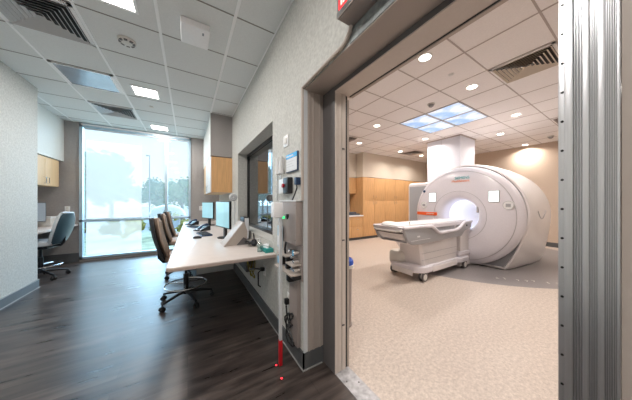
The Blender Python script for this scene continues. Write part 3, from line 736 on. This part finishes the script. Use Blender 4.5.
obj('block', B(X-.04, X, 1.500, 1.545, 1.435, 1.495, bev=.006), 'navy', t); m = MB(); m.tube([(X-.03, 1.52, 1.44), (X-.035, 1.50, 1.41), (X-.03, 1.55, 1.36), (X-.03, 1.60, 1.31)], .006); obj('cord', m, 'black', t)
t = thing('cable_box', 'taupe metal wall box near the doorway edge', 'box', (X, 1.63, 1.13))
obj('case', B(X-.06, X, 1.463, 1.79, .96, 1.305, bev=.003), 'boxgrey', t); obj('top_lip', B(X-.065, X, 1.458, 1.80, 1.302, 1.312), 'white', t)
m = MB()
m.cyl((X-.0615, 1.48, 1.0), (X-.0595, 1.48, 1.0), .004, seg=8); m.cyl((X-.0615, 1.48, 1.27), (X-.0595, 1.48, 1.27), .004, seg=8); obj('screw', m, 'darksteel', t)
# post with detector head
px, py = .625, 1.585
t = thing('detector_post', 'slim white post with a red foot and white head by the desk end', 'post', (px, py, 0))
obj('post', B(px-.012, px+.012, py-.012, py+.012, .20, 1.17, bev=.003), 'greyl', t); obj('red_foot', B(px-.013, px+.013, py-.013, py+.013, 0, .20, bev=.002), 'red', t)
obj('head', B(px-.065, px+.015, py-.025, py+.045, 1.175, 1.295, bev=.008), mat('bright white cover', (.92, .93, .95), .35), t)
obj('black_strip', B(px-.006, px+.006, py+.010, py+.016, .25, .95), 'navy', t)
m = MB(); m.cyl((px+.05, py-.02, 1.16), (px+.05, py-.02, 1.172), .008, seg=12); m.box(px+.04, px+.06, py-.03, py-.01, 1.172, 1.20); obj('arm', m, 'black', t)
m = MB(); m.cyl((X-.075, 1.70, 1.165), (X-.06, 1.70, 1.165), .011, seg=14); tag(obj('status_light', m, 'green'), 'small green status light beside the taupe wall box', 'light')
t = thing('badge_card', 'pale blue hanging badge pouch on the taupe wall box', 'badge', (X-.07, 1.75, 1.02))
obj('pouch', B(X-.085, X-.068, 1.70, 1.80, .90, 1.09, bev=.006), mat('pale blue pouch', (.45, .62, .70), .3), t); obj('card', B(X-.088, X-.084, 1.715, 1.785, .92, 1.0), 'paper', t)
m = MB(); m.tube([(X-.075, 1.75, 1.09), (X-.078, 1.75, 1.12), (X-.07, 1.735, 1.15)], .006); obj('clip', m, 'chrome', t)
# connector rack
t = thing('connector_rack', 'cluttered metal connector rack below the taupe wall box', 'rack', (X, 1.64, .8))
m = MB(); m.box(X-.012, X, 1.455, 1.83, .68, .96); obj('back_plate', m, 'boxgrey', t)
m = MB(); m.box(X-.09, X, 1.60, 1.80, .845, .855); m.box(X-.10, X, 1.47, 1.83, .725, .735); m.box(X-.09, X, 1.47, 1.60, .80, .81); obj('shelf', m, 'beige', t)
m = MB()
for y, z, r in ((1.50, .90, .018), (1.54, .86, .014), (1.50, .83, .015), (1.58, .90, .012), (1.49, .765, .016), (1.53, .77, .013)): m.cyl((X-.07, y, z), (X-.01, y, z), r, seg=14, bev=.002)
obj('metal_fitting', m, 'chrome', t)
m = MB(); m.box(X-.08, X-.012, 1.74, 1.80, .745, .83, bev=.006); m.box(X-.07, X-.012, 1.62, 1.655, .74, .84, bev=.006); m.tube([(X-.05, 1.68, .96), (X-.06, 1.68, .90), (X-.05, 1.69, .85)], .009); m.box(X-.075, X-.012, 1.56, 1.62, .65, .70, bev=.006); m.box(X-.07, X-.012, 1.47, 1.56, .69, .722, bev=.004); obj('black_connector', m, 'black', t)
m = MB(); m.box(X-.085, X-.078, 1.75, 1.79, .76, .82); m.box(X-.074, X-.066, 1.49, 1.505, .88, .92); obj('blue_label', m, mat('bright blue label', (.15, .5, .8), .4), t)
obj('raceway', B(X-.03, X, 1.50, 1.66, .14, .68, bev=.003), 'boxgrey', t)
m = MB()
pts = [(X-.04, 1.70, .40), (X-.05, 1.66, .33), (X-.05, 1.60, .28)]
for i in range(40):
    a = i*.42; pts.append((X-.045+.012*math.sin(i*.7), 1.62+.07*math.sin(a), .25+.13*math.cos(a*.5+.4)*(1 if i % 2 else .92)))
m.tube(pts, .007, seg=6); m.tube([(X-.05, 1.56, .30), (X-.055, 1.59, .27), (X-.05, 1.62, .30)], .009); tag(obj('cable', m, 'black'), 'coiled black cable hanging low on the wall end', 'cable')
for i, (x, y) in enumerate(((.595, 1.60), (.585, 1.46))):
    m = MB(); m.cyl((x, y, .0005), (x, y, .0015), .0075, seg=12)
    tag(obj('light_spot', m, 'laser'), ('small red light dot on the dark floor beside the post foot', 'small red light dot on the dark floor below the wall corner')[i], 'light spot')

# ------------------------------------------------------------------ scan room: cabinets
def tall(label, x0, x1):
    t = thing('tall_cabinet', label, 'cabinet', ((x0+x1)/2, 5.4, 0), 0, 'tall maple cabinets in the scan room')
    obj('carcass', B(x0+.002, x1-.002, 5.372, 6.04, .09, 2.155), 'maple', t); obj('toe_kick', B(x0+.01, x1-.01, 5.41, 6.0, 0, .09), 'rubber', t)
    xm = (x0+x1)/2
    for a, b, s in ((x0, xm, -1), (xm, x1, 1)):
        for z0, z1, hz in ((.095, 1.345, 1.21), (1.352, 2.15, 1.42)):
            d = obj('door', B(a+.004, b-.004, 5.35, 5.370, z0, z1, bev=.002), 'maple', t)
            hx = xm+s*.055
            m = MB(); m.tube([(hx, 5.35, hz), (hx, 5.325, hz+.005), (hx, 5.325, hz+.095), (hx, 5.35, hz+.10)], .006, seg=6); obj('handle', m, 'chrome', d)
tall('leftmost tall maple cabinet of the scan room wall', 5.12, 6.23)
tall('middle tall maple cabinet of the scan room wall', 6.23, 7.40)
tall('rightmost tall maple cabinet partly behind the scanner', 7.40, 8.57)
obj_f = B(8.575, 8.84, 5.36, 6.04, 0, 2.16); tag(obj('filler_panel', obj_f, 'maple'), 'narrow maple filler panel at the corner behind the scanner', 'panel')
t = thing('drawer_unit', 'low maple drawer unit with two drawers left of the tall cabinets', 'cabinet', (4.6, 5.6, 0))
obj('carcass', B(4.1, 5.115, 5.372, 6.04, .09, .80), 'maple', t); obj('toe_kick', B(4.1, 5.11, 5.41, 6.0, 0, .09), 'rubber', t)
for z0, z1 in ((.10, .44), (.445, .79)):
    for a, b in ((4.1, 4.60), (4.605, 5.11)):
        d = obj('drawer', B(a+.003, b-.003, 5.35, 5.370, z0, z1, bev=.002), 'maple', t); xm = (a+b)/2
        m = MB(); m.tube([(xm-.05, 5.35, z1-.08), (xm-.045, 5.325, z1-.08), (xm+.045, 5.325, z1-.08), (xm+.05, 5.35, z1-.08)], .006, seg=6); obj('handle', m, 'chrome', d)
tag(obj('countertop', B(4.05, 5.118, 5.32, 6.045, .80, .84, bev=.003), 'white'), 'white countertop on the low maple drawer unit', 'countertop')
t = thing('wall_cabinet', 'maple wall cabinet above the white countertop', 'cabinet', (4.6, 5.85, 1.58)); obj('carcass', B(4.1, 5.117, 5.722, 6.04, 1.58, 2.155), 'maple', t)
for a, b in ((4.1, 4.60), (4.605, 5.112)): obj('door', B(a+.003, b-.003, 5.70, 5.72, 1.585, 2.15, bev=.002), 'maple', t)
t = thing('scanner_pad', 'folded dark blue grey pads lying on the white countertop', 'pad', (4.75, 5.6, .84))
dk = mat('dark blue grey vinyl', (.05, .07, .10), .45)
obj('lower_pad', B(4.5, 5.05, 5.42, 5.75, .841, .89, bev=.02, seg=3), dk, t); obj('upper_pad', B(4.45, 4.9, 5.44, 5.73, .89, .945, bev=.024, seg=3), dk, t)
# blue-bag bin
bx, by = 1.405, 1.735
t = thing('waste_stand', 'slim waste stand with a blue bag just inside the doorway', 'bin', (bx, by, 0))
m = MB(); m.lathe([(.080, .615), (.092, .615), (.092, .645), (.080, .645), (.080, .615)], (bx, by, 0), 'Z', 28); obj('rim', m, 'offwhite', t)
m = MB(); m.lathe([(0, .01), (.07, .01), (.07, .03), (.064, .03), (.070, .612), (0, .612)], (bx, by, 0), 'Z', 28); obj('body', m, 'boxgrey', t)
m = MB(); m.lathe([(.082, .63), (.088, .66), (.082, .69), (.06, .71), (.03, .70), (0, .69)], (bx, by, 0), 'Z', 20); obj('bag', m, 'bagblue', t)

# ------------------------------------------------------------------ scanner
YC, ZC = 2.22, 1.015
t = thing('mri_scanner', 'large white ring shaped scanner with a lit bore in the scan room', 'scanner', (5.9, YC, 0))
FXM = 4.90
m = MB()
prof = [(.325, .30), (.325, .16), (.335, .08), (.355, .02), (.39, -.025), (.44, -.05), (.50, -.058), (.505, -.052), (.512, -.058), (.65, -.06), (.80, -.045), (.90, -.02), (.98, .025), (1.02, .07), (1.03, .11), (1.03, .15), (.98, .17), (.90, .17)]
m.lathe(prof, (FXM, YC, ZC), 'X', 96); front = obj('front_cover', m, 'mri', t)
m = MB(); m.lathe([(.503, -.0565), (.509, -.0595), (.515, -.0565)], (FXM, YC, ZC), 'X', 96); m.lathe([(.925, -.014), (.930, -.0125), (.935, -.005)], (FXM, YC, ZC), 'X', 96); obj('seam', m, 'seam', front)
m = MB(); m.lathe([(.322, .25), (.322, 1.95)], (FXM, YC, ZC), 'X', 64); m.lathe([(.322, 1.9), (.40, 1.97)], (FXM, YC, ZC), 'X', 64); obj('bore', m, 'bore', t)
N = 80
def outline(sc, x, top=1.06, ins=.34):
    pts = []
    for k in range(N):
        a = 2*PI*k/N; c, s = math.cos(a), math.sin(a)
        if s >= 0: y, z = top*c, top*s
        else:
            v = -s  # 0..1 downward
            zz = -min(1.02, 1.45*v) if v < .70 else -1.02
            hw = top-ins*(min(1, -zz/1.02))**1.6
            if v < .70: y, z = hw*(1 if c > 0 else -1), zz
            else: y, z = c/math.sqrt(1-.49)*(top-ins), -1.02
        pts.append((x, YC+y*sc, max(.012, 1.03+z*sc)))
    return pts
def circ(r, x): return [(x, YC+r*math.cos(2*PI*k/N), ZC+r*math.sin(2*PI*k/N)) for k in range(N)]
m = MB(); m.loft([outline(.955, 5.10), outline(.975, 5.06), outline(1.0, 5.08), outline(1.02, 5.20, ins=.33), outline(1.03, 5.6, ins=.28), outline(1.02, 6.1, ins=.22), outline(.995, 6.5, ins=.17), outline(.95, 6.75, ins=.14), outline(.86, 6.85, ins=.12), circ(.40, 6.87)], cap0=False, cap1=False)
body = obj('body_cover', m, 'mri2', t)
m = MB(); m.loft([circ(.36, 5.085), outline(.958, 5.085)], cap0=False, cap1=False); m.loft([circ(.95, 5.03), circ(.95, 5.10)], cap0=False, cap1=False)
obj('front_shroud', m, 'mrig', t)
m = MB(); m.tube([(p[0], p[1]-.001, p[2]) for p in [(5.35+.05*i, YC-1.062*1.035+.0+.012*abs(i-5)*0, .98+.006*(i-5)**2) for i in range(11)]], .005, seg=5); obj('grip_line', m, 'seam', body)
m = MB(); m.box(5.12, 6.7, 2.95, 3.62, .02, 1.80, bev=.10, seg=4); sh = obj('side_housing', m, 'mri2', t)
obj('inset_panel', B(5.105, 5.14, 3.02, 3.55, .10, 1.70, bev=.017), 'mrigm', sh)
# face details
def facept(y, z, off=-.004):
    r = math.hypot(y-YC, z-ZC); P = prof
    for (r0, h0), (r1, h1) in zip(P[2:], P[3:]):
        if r0 <= r <= r1 and r1 > r0: return FXM+h0+(h1-h0)*(r-r0)/(r1-r0)+off
    return FXM-.05
for lab, (y, z) in zip(('a', 'b'), ((2.76, 1.40), (1.60, 1.40))):
    xx = min(facept(y-.07, z+.07), facept(y+.07, z+.07), facept(y, z))
    sc_ = obj('display', B(xx-.006, xx+.04, y-.085, y+.085, z-.11, z+.11, bev=.006), 'seam', t)
    obj('lit_screen', B(xx-.008, xx-.004, y-.075, y+.075, z-.098, z+.098), 'mriscreen', sc_)
for (y, z) in ((2.97, 1.22), (1.395, 1.235)):
    xx = facept(y, z)
    m = MB(); m.cyl((xx-.012, y, z), (xx+.03, y, z), .082, seg=32, bev=.004); c_ = obj('button_panel', m, 'white', t)
    m = MB(); m.lathe([(.072, -.013), (.075, -.015), (.078, -.013)], (xx, y, z), 'X', 32); m.box(xx-.015, xx-.011, y-.035, y+.035, z-.028, z+.028, bev=.004); obj('button', m, 'mrigm', c_)
y0_, y1_ = 3.13, 2.70
ms = MB()
ms.box(facept(2.9, 1.0)-.012, facept(2.9, 1.0)+.03, 2.66, 3.14, .985, 1.055); obj('orange_strip', ms, 'orange', t)
m = MB()
for i in range(9): m.box(facept(2.9, 1.0)-.0135, facept(2.9, 1.0)-.011, 2.90-.02*i-.012, 2.90-.02*i, 1.01, 1.033)
obj('strip_lettering', m, 'offwhite', t)
m = MB(); m.ico((facept(2.99, 1.55)-.01, 2.99, 1.55), .032, 3); obj('sensor_knob', m, 'navy', t)
def text3d(name, body, size, m_, loc, parent, ext=.002):
    cu = bpy.data.curves.new(name, 'FONT'); cu.body = body; cu.size = size; cu.extrude = ext; cu.align_x = 'CENTER'
    tmp = bpy.data.objects.new(name, cu); C.objects.link(tmp); bpy.context.view_layer.update()
    me = bpy.data.meshes.new_from_object(tmp.evaluated_get(bpy.context.evaluated_depsgraph_get())); bpy.data.objects.remove(tmp)
    # text plane faces -X : local x -> -Y, local y -> +Z
    Mx = Matrix(((0, 0, -1, 0), (-1, 0, 0, 0), (0, 1, 0, 0), (0, 0, 0, 1)))
    me.transform(Matrix.Translation(Vector(loc)-rootloc(parent)) @ Mx)
    me.materials.clear(); me.materials.append(M[m_]); o = bpy.data.objects.new(name, me); C.objects.link(o); o.parent = parent; return o
M['logoteal'] = mat('teal lettering', (.0, .35, .38), .4); M['logoorange'] = mat('orange lettering', (.85, .25, .08), .4)
xx = FXM-.058
text3d('maker_lettering', 'SIEMENS', .075, 'logoteal', (xx-.003, 2.14, 1.775), t)
text3d('maker_lettering', 'Healthineers', .066, 'logoorange', (xx-.003, 2.17, 1.715), t)
# bore edge small sensor
m = MB(); m.box(4.86, 4.92, 1.86, 1.89, 1.08, 1.20, bev=.01); obj('bore_light', m, 'seam', t)
# dock column in front of the bore below table
m = MB(); m.box(4.52, 4.95, 2.02, 2.40, .02, .84, bev=.03, seg=3); obj('docking_column', m, 'mri2', t)
m = MB(); m.box(4.40, 4.90, 1.99, 2.45, .26, .33, bev=.02, seg=3); obj('docking_step', m, 'mri', t)

# service column above scanner
t = thing('service_column', 'tall white boxed column rising from the scanner to the ceiling', 'column', (6.25, 3.1, 2.0))
cb = [(2.62, CZ-.003)]+[(YC+1.13*math.cos(a), 1.03+1.13*math.sin(a)) for a in [R(68-4*i) for i in range(8)]]+[(3.30, 1.81), (3.50, 1.81), (3.50, CZ-.003)]
obj('casing', MB().prism(cb, 'X', 5.87, 6.66), mat('lilac white column', (.74, .75, .82), .5), t); obj('ceiling_collar', B(5.85, 6.68, 2.60, 3.52, CZ-.03, CZ-.002), 'tee_scan', t)
m = MB(); m.box(5.865, 5.872, 3.1, 3.104, 2.0, 2.98); obj('seam', m, 'seam', t)

# ------------------------------------------------------------------ patient table
t = thing('patient_table', 'white and grey wheeled patient table docked to the scanner', 'table', (3.8, 2.25, 0))
TY0, TY1, TX0, TX1, TZ = 1.95, 2.55, 2.68, 4.88, .925
m = MB().prism([(3.10, 2.08), (3.22, 1.97), (3.42, 1.955), (3.50, 1.99), (4.30, 1.99), (4.42, 1.95), (4.70, 1.95), (4.74, 2.0), (4.74, 2.56), (4.70, 2.60), (4.42, 2.60), (4.3, 2.56), (3.5, 2.56), (3.42, 2.62), (3.22, 2.62), (3.10, 2.52)], 'Z', .14, .235, bev=.014)
pl = obj('plinth', m, 'mri', t); obj('end_bumper', B(3.088, 3.11, 2.10, 2.50, .09, .18, bev=.01), 'mri2', pl)
m = MB(); m.box(3.5, 4.3, 1.983, 1.99, .12, .20); obj('side_skirt', m, 'mri2', pl)
for (x, y) in ((3.25, 2.01), (3.25, 2.57), (4.60, 2.01), (4.60, 2.54)):
    m = MB(); m.cyl((x, y-.040, .077), (x, y-.012, .077), .077, seg=28, bev=.008); m.cyl((x, y+.012, .077), (x, y+.040, .077), .077, seg=28, bev=.008); m.cyl((x, y, .08), (x, y, .15), .02); wh = obj('wheel', m, 'darksteel', t)
    m = MB(); m.cyl((x, y-.045, .077), (x, y+.045, .077), .05, seg=24, bev=.004); obj('hub', m, 'offwhite', wh)
m = MB(); m.loft([[(x, y, z) for x, y in ((3.27+d, 2.07), (3.31+d, 2.03), (4.38, 2.03), (4.42, 2.07), (4.42, 2.44), (4.38, 2.48), (3.31+d, 2.48), (3.27+d, 2.44))] for z, d in ((.19, .03), (.34, .0), (.50, -.03), (.66, -.07))])
ped = obj('pedestal', m, 'mri2', t)
m = MB()
for z, q in ((.33, 0), (.44, .0)): m.box(3.25, 4.424, 2.026, 2.032, z, z+.005)
obj('bellows_line', m, 'seam', ped)
m = MB(); m.lathe([(0, .19), (.15, .19), (.16, .22), (.16, .36), (.13, .41), (0, .43)], (3.30, 2.52, 0), 'Z', 32); obj('rear_foot', m, 'offwhite', t)
# table top: bathtub profile loft along X
m = MB(); rings = []
for x, s in ((TX0, .0), (TX0+.02, 1), (TX1, 1)):
    e = 0 if s else .01
    rings.append([(x, y, z) for y, z in ((TY0+.02+e, TZ-.06), (TY0+.02+e, TZ-e), (TY0+.05, TZ+.0-e), (TY0+.11, TZ-.012), (TY0+.2, TZ-.02), (TY1-.2, TZ-.02), (TY1-.11, TZ-.012), (TY1-.05, TZ-e), (TY1-.02-e, TZ-e), (TY1-.02-e, TZ-.06))])
m.loft(rings); top = obj('tabletop', m, 'mri', t)
m = MB()
for i in range(5): m.box(3.35+.26*i, 3.47+.26*i, TY0+.09, TY0+.11, TZ-.013, TZ-.008)
obj('slot', m, 'mrigm', top)
m = MB(); m.box(TX0+.03, 4.9, TY0+.14, TY1-.14, TZ-.02, TZ+.008, bev=.006); obj('mattress_pad', m, 'white', t)
# side rails
for s, name in ((0, 'near'), (1, 'far')):
    yy = TY0 if s == 0 else TY1
    d = 1 if s == 0 else -1
    P = [(TX0-.01, .90), (3.32, .885), (3.42, .88), (3.55, .80), (4.25, .80), (4.50, .885), (4.80, .90), (4.80, .80), (4.52, .74), (4.40, .655), (3.1, .63), (2.90, .64), (2.78, .70)]
    m = MB().prism(P, 'Y', min(yy, yy+.05*d), max(yy, yy+.05*d), bev=.006); rl = obj('side_rail', m, 'mrigm', t)
    m = MB(); m.tube([(TX0, yy+.01*d, .905), (3.1, yy+.0, .905), (3.38, yy-.01*d, .895), (3.47, yy-.015*d, .85), (3.55, yy-.018*d, .795), (3.65, yy-.018*d, .775), (4.15, yy-.018*d, .785), (4.27, yy-.018*d, .81), (4.42, yy-.01*d, .88), (4.52, yy, .91), (4.84, yy+.005*d, .915)], [.02, .022, .026, .028, .028, .028, .028, .028, .026, .022, .018], seg=10); obj('arm_rest', m, 'mri', rl)
    if s == 0:
        m = MB(); m.cyl((4.60, yy-.008, .84), (4.60, yy+.002, .84), .018, seg=16); obj('knob', m, 'black', rl)
        m = MB(); m.box(3.0, 3.07, yy-.004, yy+.004, .745, .77, bev=.002); m.box(2.85, 3.35, yy-.003, yy, .70, .705); obj('release_button', m, 'white', rl)
m = MB(); m.box(3.6, 4.2, TY0+.03, TY0+.06, .80, .915); obj('rail_recess', m, 'mrig', t)
# underside shell and end
m = MB().prism([(TX0+.02, .87), (4.7, .87), (4.6, .70), (4.35, .65), (3.05, .64), (2.86, .665), (2.80, .72)], 'Y', TY0+.045, TY1-.045, bev=.01); obj('underbody', m, 'mri2', t)
m = MB().prism([(TX0-.015, .915), (TX0+.03, .915), (TX0+.06, .84), (TX0+.02, .84)], 'Y', TY0+.03, TY1-.03, bev=.006); obj('end_panel', m, 'mri', t)
m = MB(); m.box(TX0+.012, TX0+.05, TY0+.06, TY1-.06, .812, .838); obj('hand_slot', m, 'darksteel', t)
m = MB(); m.tube([(TX0+.02, TY0+.03, .89), (TX0-.03, TY0+.05, .86), (TX0-.035, TY0+.12, .85), (TX0-.035, TY1-.12, .85), (TX0-.03, TY1-.05, .86), (TX0+.02, TY1-.03, .89)], .014, seg=8); obj('push_handle', m, 'offwhite', t)
m = MB(); m.box(2.815, 2.85, TY0+.07, TY1-.07, .665, .675); obj('end_groove', m, 'mrigm', t)
# headrest lying on the table
t = thing('head_support', 'low white rounded head support lying on the table end', 'head support', (2.86, 2.36, TZ))
m = MB(); n = 24
m.loft([[(2.88+s*.12*math.cos(2*PI*k/n), 2.38+s*.13*math.sin(2*PI*k/n), TZ+z) for k in range(n)] for z, s in ((-.018, 1), (.01, 1), (.03, .85), (.042, .5), (.044, .2))]); obj('shell', m, 'white', t)
m = MB(); m.cyl((3.02, 2.10, TZ-.012), (3.02, 2.10, TZ+.05), .012); obj('clip', m, 'offwhite', t)
# floor marking
m = MB()
x = 0
for i in range(9):
    px_, py_ = 4.45+.085*i, 1.42-.10*i+.03*math.sin(i*2)
    m.box(-.03, .03, -.006, .006, .0006, .0016, mtx=Matrix.Translation((px_, py_, 0)) @ Matrix.Rotation(random.uniform(-.9, .9), 4, 'Z'))
    m.box(-.02, .02, -.006, .006, .0006, .0016, mtx=Matrix.Translation((px_+.03, py_+.02, 0)) @ Matrix.Rotation(random.uniform(.5, 2), 4, 'Z'))
mk = obj('floor_marking', m, 'offwhite'); tag(mk, 'faint worn white floor marking in front of the scanner', 'marking')

# ------------------------------------------------------------------ scan room ceiling fittings
def downlight(label, x, y, e=18.5):
    t = thing('downlight', label, 'light', (x, y, CZ), 0, 'round downlights in the scan room ceiling')
    m = MB(); m.lathe([(.062, -.003), (.075, -.006), (.08, -.002), (.08, .0)], (x, y, CZ), 'Z', 28); obj('trim_ring', m, 'white', t)
    m = MB(); m.cyl((x, y, CZ-.004), (x, y, CZ-.001), .064, seg=28); obj('lens', m, 'lamp_w', t)
    l = bpy.data.lights.new('lamp', 'AREA'); l.shape = 'DISK'; l.size = .12; l.energy = e; l.color = (1, .92, .85); l.spread = R(150)
    o = bpy.data.objects.new('lamp', l); C.objects.link(o); o.parent = t; o.location = (0, 0, -.02)
dl = [(2.39, 1.455, 'nearest the doorway head'), (3.60, 1.455, 'left of the big ceiling vent'), (5.49, 1.46, 'above the near side of the scanner'), (6.72, 2.08, 'right of the service column'), (8.62, 2.08, 'close to the tan wall'), (5.49, 3.34, 'left of the service column top'), (7.36, 4.62, 'beside the far small vent, right one'), (6.14, 4.62, 'over the middle tall cabinet'), (3.62, 3.34, 'left of the lit sky panels'), (4.25, 4.60, 'over the drawer unit corner'),
      (2.39, -.4, 'out of view on the near side'), (5.49, -.4, 'out of view on the far side'), (7.9, 0.2, 'out of view by the tan wall')]
for x, y, l_ in dl: downlight('round scan room downlight '+l_, x, y)
t0 = ('front left', 'back left', 'front right', 'back right')
i = 0
for a in (0, 1):
    for b in (0, 1):
        x0 = 2.697+(2+a)*W; y0 = 1.163+(1+b)*W
        t = thing('sky_panel', t0[i]+' lit cloud picture panel of the four in the scan room ceiling', 'light panel', (x0+W/2, y0+W/2, CZ), 0, 'lit cloud panels'); i += 1
        obj('picture', B(x0+.025, x0+W-.025, y0+.025, y0+W-.025, CZ-.006, CZ-.001), 'skyp', t)
        m = MB()
        for q in ((0, W, 0, .025), (0, W, W-.025, W), (0, .025, 0, W), (W-.025, W, 0, W)): m.box(x0+q[0], x0+q[1], y0+q[2], y0+q[3], CZ-.009, CZ-.001)
        obj('frame', m, 'mrigm', t)
diffuser('big louvred vent in the scan room ceiling near the doorway', 3.307, .553, 'louvred vents in the scan room ceiling', mfr='ceil_scan', ml='cream')
diffuser('small far louvred vent above the tall cabinets', 6.357, 4.213, 'louvred vents in the scan room ceiling', mfr='ceil_scan', ml='tee_scan')
diffuser('far louvred vent at the left edge of the doorway view', 3.307, 4.213, 'louvred vents in the scan room ceiling', mfr='ceil_scan', ml='tee_scan')
diffuser('louvred vent near the silver door edge above the scanner', 6.357, .553, 'louvred vents in the scan room ceiling', mfr='ceil_scan', ml='tee_scan')
def dome(name, label, cat, x, y, r, h, m_='offwhite'):
    t = thing(name, label, cat, (x, y, CZ)); m = MB(); m.lathe([(r*1.1, 0), (r*1.1, -h*.25), (r, -h*.3)], (x, y, CZ), 'Z', 24); obj('base', m, m_, t)
    m = MB(); m.lathe([(r*.85, -h*.3), (r*.7, -h*.75), (r*.3, -h), (0, -h)], (x, y, CZ), 'Z', 24); obj('dome', m, 'mrigm' if m_ == 'offwhite' else m_, t)
dome('smoke_detector', 'grey domed smoke detector beside the lit cloud panels', 'detector', 3.62, 2.09, .055, .06)
dome('sprinkler', 'flat white sprinkler cap between two near downlights', 'sprinkler', 3.01, 1.46, .035, .012, 'white')
dome('smoke_detector', 'small grey domed detector close to the tan wall', 'detector', 8.04, 1.45, .06, .07)

# ------------------------------------------------------------------ light, world, camera
w = bpy.data.worlds.new('World'); S.world = w; w.use_nodes = True; nt = w.node_tree
bg = nt.nodes['Background']; tc = nt.nodes.new('ShaderNodeTexCoord'); sp = nt.nodes.new('ShaderNodeSeparateXYZ'); cr = nt.nodes.new('ShaderNodeValToRGB')
cr.color_ramp.elements[0].position = .0; cr.color_ramp.elements[0].color = (.92, .97, 1, 1); cr.color_ramp.elements[1].position = .6; cr.color_ramp.elements[1].color = (.42, .66, .95, 1)
nt.links.new(tc.outputs['Generated'], sp.inputs[0]); nt.links.new(sp.outputs[2], cr.inputs[0]); nt.links.new(cr.outputs[0], bg.inputs[0]); bg.inputs[1].default_value = 1.25
# daylight coming in through the tall window
l = bpy.data.lights.new('sky_light', 'SUN'); l.energy = 13.0; l.angle = R(75); l.color = (.46, .76, 1)
o = bpy.data.objects.new('sky_light', l); C.objects.link(o); o.rotation_euler = (R(-70), 0, R(-5))
l = bpy.data.lights.new('bore_lamp', 'POINT'); l.energy = 2.2; l.color = (.88, .92, 1); l.shadow_soft_size = .1
o = bpy.data.objects.new('bore_lamp', l); C.objects.link(o); o.location = (5.35, YC, ZC+.12)
cam = bpy.data.cameras.new('camera'); co = bpy.data.objects.new('camera', cam); C.objects.link(co)
cam.sensor_width = 36; cam.lens = 210.3/632*36; cam.shift_x = -3.7/632; cam.shift_y = 1.7/632; cam.clip_start = .02
co.location = (0, 0, 1.30); co.rotation_euler = (R(90), 0, -.56)
S.camera = co
S.view_settings.view_transform = 'Standard'; S.view_settings.look = 'None'; S.view_settings.exposure = 0
